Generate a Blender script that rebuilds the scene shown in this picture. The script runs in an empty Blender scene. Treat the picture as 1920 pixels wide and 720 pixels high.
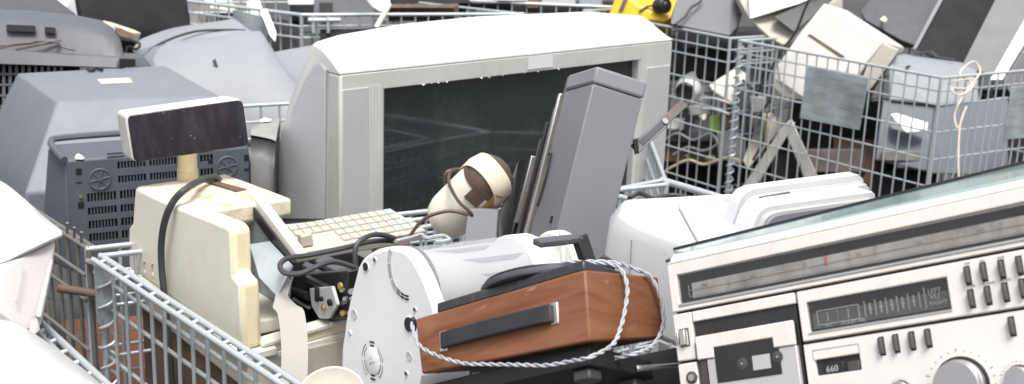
import bpy, bmesh, math, random
import numpy as np
from mathutils import Vector, Matrix
random.seed(7)
R = math.radians
scene = bpy.context.scene
col = scene.collection

# ------------------------------------------------------------------ camera
FPX, CAMH = 2400.0, 1.72                      # focal length in photo pixels, eye height in metres
dn = Vector((-300.0, 8800.0, FPX)).normalized()      # where plumb lines point, as (right, down, forward)
upb = Vector((-dn.x, dn.y, dn.z))
fwd = Vector((0, 0, -1)); yb = (fwd - upb * fwd.dot(upb)).normalized(); xb = yb.cross(upb)
RC = Matrix((xb, yb, upb))                    # camera axes -> world axes
CAM = Vector((0, 0, CAMH))
cam = bpy.data.cameras.new('camera'); camo = bpy.data.objects.new('camera', cam); col.objects.link(camo)
camo.matrix_world = Matrix.Translation(CAM) @ RC.to_4x4()
cam.sensor_width = 36; cam.lens = 36 * FPX / 1920; cam.clip_start = .05; cam.clip_end = 400
cam.dof.use_dof = True; cam.dof.focus_distance = 1.9; cam.dof.aperture_fstop = 9
scene.camera = camo

# ------------------------------------------------------------------ light
SUN_EL, SUN_AZ = R(70), R(172)                # azimuth clockwise from +Y
w = bpy.data.worlds.new('World'); scene.world = w; w.use_nodes = True
nt = w.node_tree; bg = nt.nodes['Background']
sky = nt.nodes.new('ShaderNodeTexSky'); sky.sky_type = 'NISHITA'; sky.sun_disc = False
sky.sun_elevation = SUN_EL; sky.sun_rotation = SUN_AZ; sky.dust_density = 4.0; sky.ozone_density = 1.0
hs = nt.nodes.new('ShaderNodeHueSaturation'); hs.inputs['Saturation'].default_value = .22
nt.links.new(sky.outputs[0], hs.inputs['Color']); nt.links.new(hs.outputs[0], bg.inputs['Color'])
bg.inputs['Strength'].default_value = .15
sl = bpy.data.lights.new('sun', 'SUN'); sl.energy = 2.1; sl.angle = R(24); sl.color = (1, .965, .92)
so = bpy.data.objects.new('sun', sl); col.objects.link(so)
sd = Vector((math.sin(SUN_AZ) * math.cos(SUN_EL), math.cos(SUN_AZ) * math.cos(SUN_EL), math.sin(SUN_EL)))
so.rotation_euler = sd.to_track_quat('Z', 'Y').to_euler(); so.location = (0, 0, 8)
scene.view_settings.view_transform = 'Standard'; scene.view_settings.look = 'None'
scene.view_settings.exposure = .58; scene.view_settings.gamma = 1

# ------------------------------------------------------------------ places: from a sight line to a point of the yard
def ray(u, v): return RC @ Vector(((u - 960) / FPX, -(v - 360) / FPX, -1))
def P(u, v, d): return CAM + ray(u, v) * d
def H(u, v, z):
    r = ray(u, v); return CAM + r * ((z - CAMH) / r.z)
def mat4(X, Y, Z, O):
    return Matrix(((X.x, Y.x, Z.x, O.x), (X.y, Y.y, Z.y, O.y), (X.z, Y.z, Z.z, O.z), (0, 0, 0, 1)))
UP = Vector((0, 0, 1))
def upright(O, A):
    X = (A - O); X.z = 0; X.normalize(); return mat4(X, UP.cross(X), UP, O)
def box2(o, d, a, da, b):
    """right-angled frame: x towards a, z away from b (b hangs below the corner o)"""
    O, A = P(*o, d), P(*a, da); X = A - O; rb = ray(*b)
    t = X.dot(O - CAM) / X.dot(rb); B = CAM + rb * t
    W, Hh = X.length, (B - O).length; X = X.normalized(); Z = (O - B).normalized()
    return mat4(X, Z.cross(X), Z, O), W, Hh
def box3(o, d, a, b, c, g=(1, 1, 1)):
    """corner o of a box with edges that end at sight lines a, b, c: solve the three depths"""
    O = np.array(ray(*o)) * d; rs = [np.array(ray(*q)) for q in (a, b, c)]
    x = np.array(g, float) * d
    def F(x):
        e = [rs[i] * x[i] - O for i in range(3)]
        return np.array([e[0] @ e[1], e[1] @ e[2], e[0] @ e[2]])
    for _ in range(80):
        f = F(x); J = np.zeros((3, 3))
        for i in range(3):
            y = x.copy(); y[i] += 1e-5; J[:, i] = (F(y) - f) / 1e-5
        st = np.linalg.lstsq(J, -f, rcond=None)[0]
        m = np.abs(st).max(); st = st * min(1, .05 / m) if m > 0 else st
        x = x + st
    e = [Vector(rs[i] * x[i] - O) for i in range(3)]
    L = [v.length for v in e]
    X = e[0].normalized(); Y = (e[1] - X * e[1].dot(X)).normalized(); Z = X.cross(Y)
    if Z.dot(e[2]) < 0: L[2] = -L[2]
    return mat4(X, Y, Z, CAM + Vector(O)), L, x
def lp(M, u, v, axis, val):
    Mi = M.inverted(); o = Mi @ CAM; r = Mi.to_3x3() @ ray(u, v)
    return o + r * ((val - o[axis]) / r[axis])

# ------------------------------------------------------------------ materials
def new_mat(name):
    m = bpy.data.materials.new(name); m.use_nodes = True
    return m, m.node_tree, m.node_tree.nodes['Principled BSDF']
def plastic(name, c, rough=.45, var=.12, dirt=.25, dirtcol=(.12, .09, .06), scale=9, bump=.04, metallic=0, spots=.0, spec=.5, bscale=260, dlo=.52, streak=(1, 1, .35), speck=.22, bdist=.0008):
    m, t, b = new_mat(name); N, L = t.nodes, t.links
    tc = N.new('ShaderNodeTexCoord')
    n1 = N.new('ShaderNodeTexNoise'); n1.inputs['Scale'].default_value = scale; n1.inputs['Detail'].default_value = 6
    L.new(tc.outputs['Object'], n1.inputs['Vector'])
    r1 = N.new('ShaderNodeMapRange'); r1.inputs['From Min'].default_value = .3; r1.inputs['From Max'].default_value = .7
    r1.inputs['To Min'].default_value = 1 - var; r1.inputs['To Max'].default_value = 1 + var
    L.new(n1.outputs['Fac'], r1.inputs['Value'])
    mul = N.new('ShaderNodeVectorMath'); mul.operation = 'SCALE'; mul.inputs[0].default_value = c[:3]
    L.new(r1.outputs[0], mul.inputs['Scale'])
    n2 = N.new('ShaderNodeTexNoise'); n2.inputs['Scale'].default_value = scale * 3.1; n2.inputs['Detail'].default_value = 9
    n2.inputs['Roughness'].default_value = .72
    mp = N.new('ShaderNodeMapping'); mp.inputs['Scale'].default_value = streak; mp.inputs['Location'].default_value = (3.1, 1.7, .4)
    L.new(tc.outputs['Object'], mp.inputs['Vector']); L.new(mp.outputs[0], n2.inputs['Vector'])
    r2 = N.new('ShaderNodeMapRange'); r2.inputs['From Min'].default_value = dlo; r2.inputs['From Max'].default_value = dlo + .28
    r2.inputs['To Max'].default_value = dirt; L.new(n2.outputs['Fac'], r2.inputs['Value'])
    mx = N.new('ShaderNodeMixRGB'); mx.inputs['Color2'].default_value = (*dirtcol, 1)
    L.new(r2.outputs[0], mx.inputs['Fac']); L.new(mul.outputs[0], mx.inputs['Color1'])
    last = mx
    if spots:
        v = N.new('ShaderNodeTexNoise'); v.inputs['Scale'].default_value = scale * 16; v.inputs['Detail'].default_value = 3
        L.new(tc.outputs['Object'], v.inputs['Vector'])
        r3 = N.new('ShaderNodeMapRange'); r3.inputs['From Min'].default_value = .64; r3.inputs['From Max'].default_value = .72
        r3.inputs['To Max'].default_value = spots; L.new(v.outputs['Fac'], r3.inputs['Value'])
        m3 = N.new('ShaderNodeMixRGB'); m3.inputs['Color2'].default_value = (.42, .39, .34, 1)
        L.new(r3.outputs[0], m3.inputs['Fac']); L.new(last.outputs[0], m3.inputs['Color1']); last = m3
    if dirt >= .1 and speck:
        v5 = N.new('ShaderNodeTexNoise'); v5.inputs['Scale'].default_value = 120; v5.inputs['Detail'].default_value = 2
        L.new(tc.outputs['Object'], v5.inputs['Vector'])
        r5 = N.new('ShaderNodeMapRange'); r5.inputs['From Min'].default_value = .69; r5.inputs['From Max'].default_value = .74
        r5.inputs['To Max'].default_value = speck; L.new(v5.outputs['Fac'], r5.inputs['Value'])
        m5 = N.new('ShaderNodeMixRGB'); m5.inputs['Color2'].default_value = (*[k * .5 for k in dirtcol], 1)
        L.new(r5.outputs[0], m5.inputs['Fac']); L.new(last.outputs[0], m5.inputs['Color1']); last = m5
    L.new(last.outputs[0], b.inputs['Base Color'])
    r4 = N.new('ShaderNodeMapRange'); r4.inputs['To Min'].default_value = max(.02, rough - .1); r4.inputs['To Max'].default_value = min(1, rough + .18)
    L.new(n2.outputs['Fac'], r4.inputs['Value']); L.new(r4.outputs[0], b.inputs['Roughness'])
    b.inputs['Metallic'].default_value = metallic; b.inputs['Specular IOR Level'].default_value = spec
    if bump:
        n5 = N.new('ShaderNodeTexNoise'); n5.inputs['Scale'].default_value = bscale; n5.inputs['Detail'].default_value = 2
        L.new(tc.outputs['Object'], n5.inputs['Vector'])
        bp = N.new('ShaderNodeBump'); bp.inputs['Strength'].default_value = bump * 3; bp.inputs['Distance'].default_value = bdist
        L.new(n5.outputs['Fac'], bp.inputs['Height']); L.new(bp.outputs[0], b.inputs['Normal'])
    return m
M = {}
M['white'] = plastic('white_plastic', (.80, .80, .80), .35, .03, .10, (.45, .42, .37))
M['white_clean'] = plastic('bright_white_plastic', (.68, .68, .69), .42, .03, .1, (.45, .43, .4))
M['silver_plastic'] = plastic('silver_grey_plastic', (.45, .453, .443), .4, .05, .3, (.27, .25, .22), scale=6)
M['silver_light'] = plastic('pale_silver_plastic', (.53, .53, .515), .38, .04, .45, (.36, .32, .26), scale=6, dlo=.48)
M['silver_dark'] = plastic('mid_grey_plastic', (.30, .305, .305), .45, .05, .2, (.2, .19, .17), scale=6)
M['cream'] = plastic('aged_cream_plastic', (.82, .775, .665), .42, .05, .3, (.42, .29, .13), scale=7)
M['cream_yellow'] = plastic('yellowed_plastic', (.82, .71, .47), .42, .06, .25, (.45, .27, .1), scale=8)
M['cream_light'] = plastic('light_cream_plastic', (.74, .71, .64), .42, .04, .25, (.4, .3, .18), scale=7)
M['beige'] = plastic('beige_plastic', (.50, .46, .39), .5, .06, .35, (.3, .22, .14))
M['bluegrey'] = plastic('blue_grey_plastic', (.195, .210, .238), .5, .05, .10, (.3, .29, .28), spec=.4)
M['lightblue'] = plastic('pale_blue_grey_plastic', (.27, .282, .305), .55, .04, .12, (.22, .21, .2))
M['darkblue'] = plastic('dark_blue_grey_plastic', (.094, .104, .126), .5, .08, .18, (.2, .2, .2))
M['darkgrey'] = plastic('dark_grey_plastic', (.085, .086, .098), .5, .1, .3, (.22, .2, .17))
M['slabgrey'] = plastic('grey_painted_sheet', (.178, .179, .198), .42, .03, .08, (.12, .11, .1), scale=5)
M['slabedge'] = plastic('grey_bezel', (.22, .22, .24), .4, .04, .15, (.15, .13, .12))
M['black'] = plastic('black_plastic', (.016, .016, .018), .38, .2, .25, (.08, .07, .06))
M['blackdeck'] = plastic('black_deck', (.03, .031, .035), .4, .2, .3, (.12, .11, .1), spots=.1)
M['pit'] = plastic('painted_shade', (.008, .008, .009), .7, .2, .1, (.03, .025, .02))  # near-black that stands in for shade in holes and under things
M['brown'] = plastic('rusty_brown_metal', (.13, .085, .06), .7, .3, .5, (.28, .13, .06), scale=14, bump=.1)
M['browncap'] = plastic('brown_bakelite', (.11, .07, .055), .4, .15, .3, (.28, .22, .18), scale=14)
M['tape'] = plastic('paper_tape', (.68, .58, .46), .6, .08, .35, (.42, .3, .18), scale=20)
M['amber'] = plastic('amber_tape', (.45, .27, .08), .3, .25, .5, (.22, .1, .03), scale=30)
M['galv'] = plastic('galvanised_wire', (.54, .58, .60), .40, .2, .5, (.20, .15, .11), scale=25, metallic=.4)
M['galv_old'] = plastic('weathered_wire', (.22, .21, .195), .55, .25, .5, (.12, .08, .05), scale=25, metallic=.5)
M['plate'] = plastic('zinc_plate', (.44, .50, .52), .42, .28, .6, (.10, .12, .13), scale=9, metallic=.4, dlo=.46, streak=(.3, .3, 2.5))
M['steel'] = plastic('bright_steel', (.62, .62, .60), .28, .1, .25, (.3, .28, .25), metallic=.85)
M['alu'] = plastic('brushed_aluminium', (.75, .715, .68), .36, .03, .35, (.50, .40, .33), scale=5, metallic=.1, dlo=.5, bscale=500)
M['alu_grey'] = plastic('satin_grey_metal', (.50, .49, .49), .35, .03, .12, (.3, .28, .27), scale=6, metallic=.2)
M['knob'] = plastic('knob_metal', (.45, .43, .44), .3, .03, .1, (.3, .28, .27), metallic=.7)
M['buttons'] = plastic('dark_button', (.085, .078, .072), .32, .1, .1, metallic=.3)
M['lens'] = plastic('smoked_window', (.012, .012, .013), .12, .1, .12, (.14, .135, .13), scale=10, bump=0)
M['dial'] = plastic('dial_strip', (.40, .385, .37), .3, .3, .8, (.07, .06, .06), scale=26, bump=0)
M['meterface'] = plastic('meter_face', (.10, .10, .098), .3, .15, .3, (.2, .2, .19), scale=20, bump=0)
M['print'] = plastic('pale_print', (.42, .41, .40), .5, .03, 0)
M['printgrey'] = plastic('grey_print', (.25, .25, .25), .5, .03, 0)
M['red'] = plastic('red_pointer', (.60, .16, .11), .4, .03, 0)
M['yellow'] = plastic('yellow_plastic', (.85, .52, .02), .35, .05, .2, (.4, .22, .03))
M['rubber'] = plastic('grey_rubber', (.05, .052, .055), .45, .1, .25, (.15, .14, .13), bump=.02)
M['cordbrown'] = plastic('brown_cord', (.085, .05, .04), .4, .15, .2)
M['cordwhite'] = plastic('white_cord', (.40, .42, .45), .45, .14, .6, (.15, .15, .15), scale=40)
M['paper'] = plastic('white_paper', (.40, .385, .35), .8, .06, .3, (.6, .52, .4))
M['mint'] = plastic('mint_keycap', (.46, .56, .51), .45, .05, .3, (.3, .26, .18))
M['keycap'] = plastic('cream_keycap', (.52, .485, .42), .5, .08, .45, (.35, .27, .16), scale=15)
M['metalblue'] = plastic('zinc_sheet', (.34, .38, .39), .5, .08, .3, (.3, .28, .25), metallic=.15)
M['copper'] = plastic('copper_winding', (.55, .26, .13), .35, .2, .3, (.2, .08, .04), metallic=.6, scale=40)
M['green'] = plastic('green_board', (.25, .36, .08), .5, .2, .3)
M['orange'] = plastic('orange_board', (.42, .17, .08), .65, .1, .25, (.2, .1, .05), scale=20)
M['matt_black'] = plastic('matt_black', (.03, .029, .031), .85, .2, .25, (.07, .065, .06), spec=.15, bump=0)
M['pinkgrey'] = plastic('pinkish_grey_plastic', (.50, .47, .46), .5, .04, .15, (.3, .27, .25))
M['paleblue'] = plastic('pale_blue_white_plastic', (.56, .58, .62), .4, .03, .1)
M['tvwhite'] = plastic('white_set_top', (.64, .64, .63), .42, .04, .5, (.44, .40, .33), scale=5, dlo=.48)
M['beigedark'] = plastic('dull_beige_plastic', (.50, .485, .44), .5, .06, .35, (.2, .15, .1))
M['plate_light'] = plastic('pale_zinc_bracket', (.60, .63, .63), .4, .05, .2, (.3, .3, .3), metallic=.15)
M['offwhite'] = plastic('off_white_plastic', (.64, .625, .585), .45, .04, .25, (.36, .31, .24), scale=7)
M['printer_white'] = plastic('printer_white_plastic', (.58, .58, .59), .4, .02, .1, (.4, .38, .36), scale=5)
M['shell_white'] = plastic('moulded_white_shell', (.50, .495, .49), .5, .06, .4, (.33, .31, .28), scale=4, bump=.35, bscale=13, bdist=.006)
M['strap'] = plastic('worn_black_strap', (.028, .028, .032), .5, .2, .4, (.12, .11, .10), scale=18, spec=.35)
M['panelgrey'] = plastic('dull_grey_panel', (.20, .20, .205), .7, .06, .2, spec=.2)
M['neutral_dark'] = plastic('neutral_dark_plastic', (.022, .022, .022), .35, .1, .15)
M['setgrey'] = plastic('dark_set_grey', (.105, .11, .125), .48, .08, .25, (.24, .22, .2))
M['dustgrey'] = plastic('dusty_grey', (.30, .30, .29), .7, .12, .4, (.16, .15, .14), scale=22)
M['cream_dirty'] = plastic('stained_cream_plastic', (.82, .74, .58), .45, .06, .9, (.36, .20, .08), scale=6, dlo=.44, streak=(1, 1, 1))
M['asphalt'] = plastic('asphalt', (.05, .05, .05), .9, .25, .4, (.09, .085, .075), scale=3, bump=.3)
M['brass'] = plastic('brass', (.7, .5, .15), .3, .1, .1, metallic=.8)
M['dustbrown'] = plastic('dusty_brown_panel', (.12, .10, .095), .5, .3, .6, (.28, .25, .22), scale=18)

def wood():
    m, t, b = new_mat('reddish_wood_veneer'); N, L = t.nodes, t.links
    tc = N.new('ShaderNodeTexCoord')
    mp = N.new('ShaderNodeMapping'); mp.inputs['Scale'].default_value = (4, 4, 34)
    L.new(tc.outputs['Object'], mp.inputs['Vector'])
    n = N.new('ShaderNodeTexNoise'); n.inputs['Scale'].default_value = 1.6; n.inputs['Detail'].default_value = 8; n.inputs['Distortion'].default_value = 1.2
    L.new(mp.outputs[0], n.inputs['Vector'])
    cr = N.new('ShaderNodeValToRGB'); e = cr.color_ramp.elements
    e[0].position = .25; e[0].color = (.15, .048, .020, 1); e[1].position = .8; e[1].color = (.27, .122, .062, 1)
    k = cr.color_ramp.elements.new(.52); k.color = (.205, .083, .041, 1)
    L.new(n.outputs['Fac'], cr.inputs['Fac'])
    n2 = N.new('ShaderNodeTexNoise'); n2.inputs['Scale'].default_value = 26; n2.inputs['Detail'].default_value = 10; n2.inputs['Roughness'].default_value = .75
    mp2 = N.new('ShaderNodeMapping'); mp2.inputs['Scale'].default_value = (.8, .8, 2.2); L.new(tc.outputs['Object'], mp2.inputs['Vector']); L.new(mp2.outputs[0], n2.inputs['Vector'])
    r = N.new('ShaderNodeMapRange'); r.inputs['From Min'].default_value = .59; r.inputs['From Max'].default_value = .72; r.inputs['To Max'].default_value = .8
    L.new(n2.outputs['Fac'], r.inputs['Value'])
    mx = N.new('ShaderNodeMixRGB'); mx.inputs['Color2'].default_value = (.50, .27, .17, 1)
    L.new(r.outputs[0], mx.inputs['Fac']); L.new(cr.outputs[0], mx.inputs['Color1'])
    L.new(mx.outputs[0], b.inputs['Base Color'])
    rr = N.new('ShaderNodeMapRange'); b.inputs['Specular IOR Level'].default_value = .3
    rr.inputs['To Min'].default_value = .32; rr.inputs['To Max'].default_value = .6
    L.new(n2.outputs['Fac'], rr.inputs['Value']); L.new(rr.outputs[0], b.inputs['Roughness'])
    bp = N.new('ShaderNodeBump'); bp.inputs['Strength'].default_value = .25; bp.inputs['Distance'].default_value = .001
    L.new(n.outputs['Fac'], bp.inputs['Height']); L.new(bp.outputs[0], b.inputs['Normal'])
    return m
M['wood'] = wood()
def grille():
    m, t, b = new_mat('perforated_grille'); N, L = t.nodes, t.links
    tc = N.new('ShaderNodeTexCoord')
    mp = N.new('ShaderNodeMapping'); mp.inputs['Scale'].default_value = (1, .55, 1); L.new(tc.outputs['Object'], mp.inputs['Vector'])
    v = N.new('ShaderNodeTexVoronoi'); v.inputs['Scale'].default_value = 330; v.inputs['Randomness'].default_value = .35
    L.new(mp.outputs[0], v.inputs['Vector'])
    r = N.new('ShaderNodeMapRange'); r.inputs['From Min'].default_value = .25; r.inputs['From Max'].default_value = .5
    L.new(v.outputs['Distance'], r.inputs['Value'])
    mx = N.new('ShaderNodeMixRGB'); mx.inputs['Color1'].default_value = (.46, .46, .48, 1); mx.inputs['Color2'].default_value = (.58, .58, .60, 1)
    L.new(r.outputs[0], mx.inputs['Fac']); L.new(mx.outputs[0], b.inputs['Base Color'])
    b.inputs['Roughness'].default_value = .5
    bp = N.new('ShaderNodeBump'); bp.inputs['Strength'].default_value = .4; bp.inputs['Distance'].default_value = .001
    L.new(r.outputs[0], bp.inputs['Height']); L.new(bp.outputs[0], b.inputs['Normal'])
    return m
M['grille'] = grille()
def glassy(name, c, alpha, rough=.05, tint=(1, 1, 1), spec=.5):
    """thin sheet: part see-through, part solid skin, with a gloss"""
    m, t, b = new_mat(name); N, L = t.nodes, t.links
    b.inputs['Base Color'].default_value = (*c, 1); b.inputs['Roughness'].default_value = rough; b.inputs['Specular IOR Level'].default_value = spec
    tr = N.new('ShaderNodeBsdfTransparent'); tr.inputs['Color'].default_value = (*tint, 1)
    tc = N.new('ShaderNodeTexCoord'); n = N.new('ShaderNodeTexNoise'); n.inputs['Scale'].default_value = 11; n.inputs['Detail'].default_value = 8
    L.new(tc.outputs['Object'], n.inputs['Vector'])
    r = N.new('ShaderNodeMapRange'); r.inputs['To Min'].default_value = alpha - .12; r.inputs['To Max'].default_value = alpha + .12
    L.new(n.outputs['Fac'], r.inputs['Value'])
    mx = N.new('ShaderNodeMixShader'); L.new(r.outputs[0], mx.inputs['Fac']); L.new(tr.outputs[0], mx.inputs[1]); L.new(b.outputs[0], mx.inputs[2])
    L.new(mx.outputs[0], N['Material Output'].inputs['Surface'])
    return m
M['clear'] = glassy('clear_hood_plastic', (.55, .56, .60), .36, .09)
M['teal'] = glassy('green_tinted_glass', (.36, .49, .47), .86, .08, (.7, .9, .86))
M['lenscover'] = glassy('clear_window', (.10, .10, .10), .14, .06)
def tube_glass():
    m, t, b = new_mat('picture_tube_glass'); N, L = t.nodes, t.links
    b.inputs['Base Color'].default_value = (.022, .027, .028, 1); b.inputs['Roughness'].default_value = .07; b.inputs['Specular IOR Level'].default_value = .75
    b.inputs['Coat Weight'].default_value = .3; b.inputs['Coat Roughness'].default_value = .03
    tc = N.new('ShaderNodeTexCoord'); n = N.new('ShaderNodeTexNoise'); n.inputs['Scale'].default_value = 7; n.inputs['Detail'].default_value = 9
    L.new(tc.outputs['Object'], n.inputs['Vector'])
    n2 = N.new('ShaderNodeTexNoise'); n2.inputs['Scale'].default_value = 4; n2.inputs['Detail'].default_value = 10; n2.inputs['Roughness'].default_value = .7; n2.inputs['Distortion'].default_value = .8
    L.new(tc.outputs['Object'], n2.inputs['Vector'])
    cr = N.new('ShaderNodeValToRGB'); cr.color_ramp.elements[0].position = .5; cr.color_ramp.elements[0].color = (.017, .022, .023, 1)
    cr.color_ramp.elements[1].position = .9; cr.color_ramp.elements[1].color = (.06, .065, .064, 1)
    L.new(n2.outputs['Fac'], cr.inputs['Fac']); L.new(cr.outputs[0], b.inputs['Base Color'])
    r = N.new('ShaderNodeMapRange'); r.inputs['From Min'].default_value = .4; r.inputs['To Min'].default_value = .05; r.inputs['To Max'].default_value = .2
    L.new(n.outputs['Fac'], r.inputs['Value']); L.new(r.outputs[0], b.inputs['Roughness'])
    return m
M['screen'] = tube_glass()
def vfd():
    m, t, b = new_mat('scratched_dark_filter'); N, L = t.nodes, t.links
    tc = N.new('ShaderNodeTexCoord')
    n = N.new('ShaderNodeTexNoise'); n.inputs['Scale'].default_value = 95; n.inputs['Detail'].default_value = 2; L.new(tc.outputs['Object'], n.inputs['Vector'])
    r = N.new('ShaderNodeMapRange'); r.inputs['From Min'].default_value = .735; r.inputs['From Max'].default_value = .78; L.new(n.outputs['Fac'], r.inputs['Value'])
    mx = N.new('ShaderNodeMixRGB'); mx.inputs['Color1'].default_value = (.016, .013, .019, 1); mx.inputs['Color2'].default_value = (.5, .48, .46, 1)
    L.new(r.outputs[0], mx.inputs['Fac'])
    n2 = N.new('ShaderNodeTexNoise'); n2.inputs['Scale'].default_value = 12; n2.inputs['Detail'].default_value = 8
    mp = N.new('ShaderNodeMapping'); mp.inputs['Scale'].default_value = (4, 1, 1); L.new(tc.outputs['Object'], mp.inputs['Vector']); L.new(mp.outputs[0], n2.inputs['Vector'])
    r2 = N.new('ShaderNodeMapRange'); r2.inputs['From Min'].default_value = .45; r2.inputs['From Max'].default_value = .8; r2.inputs['To Max'].default_value = .14; L.new(n2.outputs['Fac'], r2.inputs['Value'])
    m2 = N.new('ShaderNodeMixRGB'); m2.inputs['Color2'].default_value = (.2, .17, .2, 1); L.new(r2.outputs[0], m2.inputs['Fac']); L.new(mx.outputs[0], m2.inputs['Color1'])
    L.new(m2.outputs[0], b.inputs['Base Color']); b.inputs['Roughness'].default_value = .16
    return m
M['vfd'] = vfd()

# ------------------------------------------------------------------ mesh building
class G:
    def __init__(s): s.v = []; s.f = []
    def add(s, vs, fs):
        o = len(s.v); s.v += [Vector(x) for x in vs]; s.f += [tuple(i + o for i in f) for f in fs]; return s
    def box(s, x0, x1, y0, y1, z0, z1):
        x0, x1 = sorted((x0, x1)); y0, y1 = sorted((y0, y1)); z0, z1 = sorted((z0, z1))
        return s.add([(x0, y0, z0), (x1, y0, z0), (x1, y1, z0), (x0, y1, z0), (x0, y0, z1), (x1, y0, z1), (x1, y1, z1), (x0, y1, z1)],
                     [(0, 3, 2, 1), (4, 5, 6, 7), (0, 1, 5, 4), (1, 2, 6, 5), (2, 3, 7, 6), (3, 0, 4, 7)])
    def prism(s, pts, ext):
        pts = [Vector(p) for p in pts]; ext = Vector(ext); n = len(pts)
        nn = Vector((0, 0, 0))
        for i in range(n): nn += pts[i].cross(pts[(i + 1) % n])
        if nn.dot(ext) > 0: pts.reverse()
        return s.add(pts + [p + ext for p in pts], [tuple(range(n)), tuple(range(2 * n - 1, n - 1, -1))] +
                     [(i, i + n, (i + 1) % n + n, (i + 1) % n) for i in range(n)])
    def hull(s, pts):
        bm = bmesh.new(); [bm.verts.new(p) for p in pts]
        r = bmesh.ops.convex_hull(bm, input=bm.verts)
        bmesh.ops.delete(bm, geom=list({g for g in r['geom_interior'] + r['geom_unused'] if isinstance(g, bmesh.types.BMVert)}), context='VERTS')
        bmesh.ops.dissolve_limit(bm, angle_limit=R(3), verts=bm.verts, edges=bm.edges)
        bm.verts.index_update()
        s.add([v.co.copy() for v in bm.verts], [[v.index for v in f.verts] for f in bm.faces]); bm.free(); return s
    def loft(s, secs, close=True, caps=True):
        n = len(secs[0]); fs = []
        for i in range(len(secs) - 1):
            for j in range(n if close else n - 1):
                k = (j + 1) % n; fs.append((i * n + j, i * n + k, (i + 1) * n + k, (i + 1) * n + j))
        if caps: fs += [tuple(range(n - 1, -1, -1)), tuple(range((len(secs) - 1) * n, len(secs) * n))]
        return s.add([p for q in secs for p in q], fs)
    def tube(s, path, r, n=8, caps=True, closed=False):
        path = [Vector(p) for p in path]; secs = []
        rs = r if isinstance(r, (list, tuple)) else [r] * len(path)
        t = (path[1] - path[0]).normalized(); a = t.orthogonal().normalized()
        for i, p in enumerate(path):
            t = (path[min(i + 1, len(path) - 1)] - path[max(i - 1, 0)])
            if closed: t = path[(i + 1) % len(path)] - path[i - 1]
            if t.length < 1e-9: t = Vector((0, 0, 1))
            t.normalize(); a = (a - t * a.dot(t))
            a = a.normalized() if a.length > 1e-6 else t.orthogonal().normalized(); b = t.cross(a)
            secs.append([p + (a * math.cos(2 * math.pi * k / n) + b * math.sin(2 * math.pi * k / n)) * rs[i] for k in range(n)])
        if closed: secs.append(secs[0])
        return s.loft(secs, True, caps and not closed)
    def lathe(s, o, ax, prof, n=32, caps=True, ref=None):
        o, ax = Vector(o), Vector(ax).normalized(); a = (Vector(ref) if ref else ax.orthogonal()); a = (a - ax * a.dot(ax)).normalized(); b = ax.cross(a)
        secs = [[o + ax * h + (a * math.cos(2 * math.pi * k / n) + b * math.sin(2 * math.pi * k / n)) * r for k in range(n)] for r, h in prof]
        return s.loft(secs, True, caps)
    def cyl(s, p0, p1, r, n=16):
        p0, p1 = Vector(p0), Vector(p1); return s.lathe(p0, p1 - p0, [(r, 0), (r, (p1 - p0).length)], n)
    def frame(s, x0, x1, z0, z1, a0, a1, b0, b1, y0, y1):
        x0, x1 = sorted((x0, x1)); z0, z1 = sorted((z0, z1)); a0, a1 = sorted((a0, a1)); b0, b1 = sorted((b0, b1))
        o = [(x0, z0), (x1, z0), (x1, z1), (x0, z1)]; i = [(a0, b0), (a1, b0), (a1, b1), (a0, b1)]
        vs = [(x, y0, z) for x, z in o + i] + [(x, y1, z) for x, z in o + i]; fs = []
        for k in range(4):
            j = (k + 1) % 4
            fs += [(k, j, j + 4, k + 4), (k + 8, k + 12, j + 12, j + 8), (k, k + 8, j + 8, j), (k + 4, j + 4, j + 12, k + 12)]
        return s.add(vs, fs)
    def ob(s, name, mat, parent=None, bevel=0, seg=2, smooth=True, ang=38, loc=None, stuff=False):
        me = bpy.data.meshes.new(name); off = Vector(loc) if loc is not None else Vector((0, 0, 0))
        me.from_pydata([tuple(v - off) for v in s.v], [], [tuple(f) for f in s.f])
        bm = bmesh.new(); bm.from_mesh(me); bmesh.ops.recalc_face_normals(bm, faces=bm.faces); bm.to_mesh(me); bm.free()
        if smooth:
            me.polygons.foreach_set('use_smooth', [True] * len(me.polygons)); me.set_sharp_from_angle(angle=R(ang))
        me.materials.append(M[mat] if isinstance(mat, str) else mat)
        o = bpy.data.objects.new(name, me); col.objects.link(o)
        if parent: o.parent = parent
        o.location = off
        if bevel:
            b = o.modifiers.new('bevel', 'BEVEL'); b.width = bevel; b.segments = seg; b.limit_method = 'ANGLE'; b.angle_limit = R(30)
        if stuff: o['kind'] = 'stuff'
        return o
def tag(o, label, cat, group=None):
    o['label'] = label; o['category'] = cat
    if group: o['group'] = group
    return o
def thing(name, label, cat, Mx=None, group=None):
    o = bpy.data.objects.new(name, None); col.objects.link(o); o.empty_display_size = .05
    if Mx is not None: o.matrix_world = Mx
    return tag(o, label, cat, group)
def dup(o, parent, loc=None, Mx=None, scale=None):
    c = o.copy(); col.objects.link(c); c.parent = parent
    if loc is not None: c.location = loc
    if Mx is not None: c.matrix_local = Mx
    return c
def smoothpath(pts, k=8):
    pts = [Vector(p) for p in pts]; out = []
    q = [pts[0] * 2 - pts[1]] + pts + [pts[-1] * 2 - pts[-2]]
    for i in range(1, len(q) - 2):
        p0, p1, p2, p3 = q[i - 1:i + 3]
        for j in range(k):
            t = j / k
            out.append(.5 * ((2 * p1) + (p2 - p0) * t + (2 * p0 - 5 * p1 + 4 * p2 - p3) * t * t + (3 * p1 - p0 - 3 * p2 + p3) * t ** 3))
    return out + [pts[-1]]
def solo(name, label, cat, g, mat, **k):
    """a thing that is one mesh, its origin at its own base"""
    c = sum(g.v, Vector()) / len(g.v); c.z = min(v.z for v in g.v)
    return tag(g.ob(name, mat, loc=c, **k), label, cat)
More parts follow.
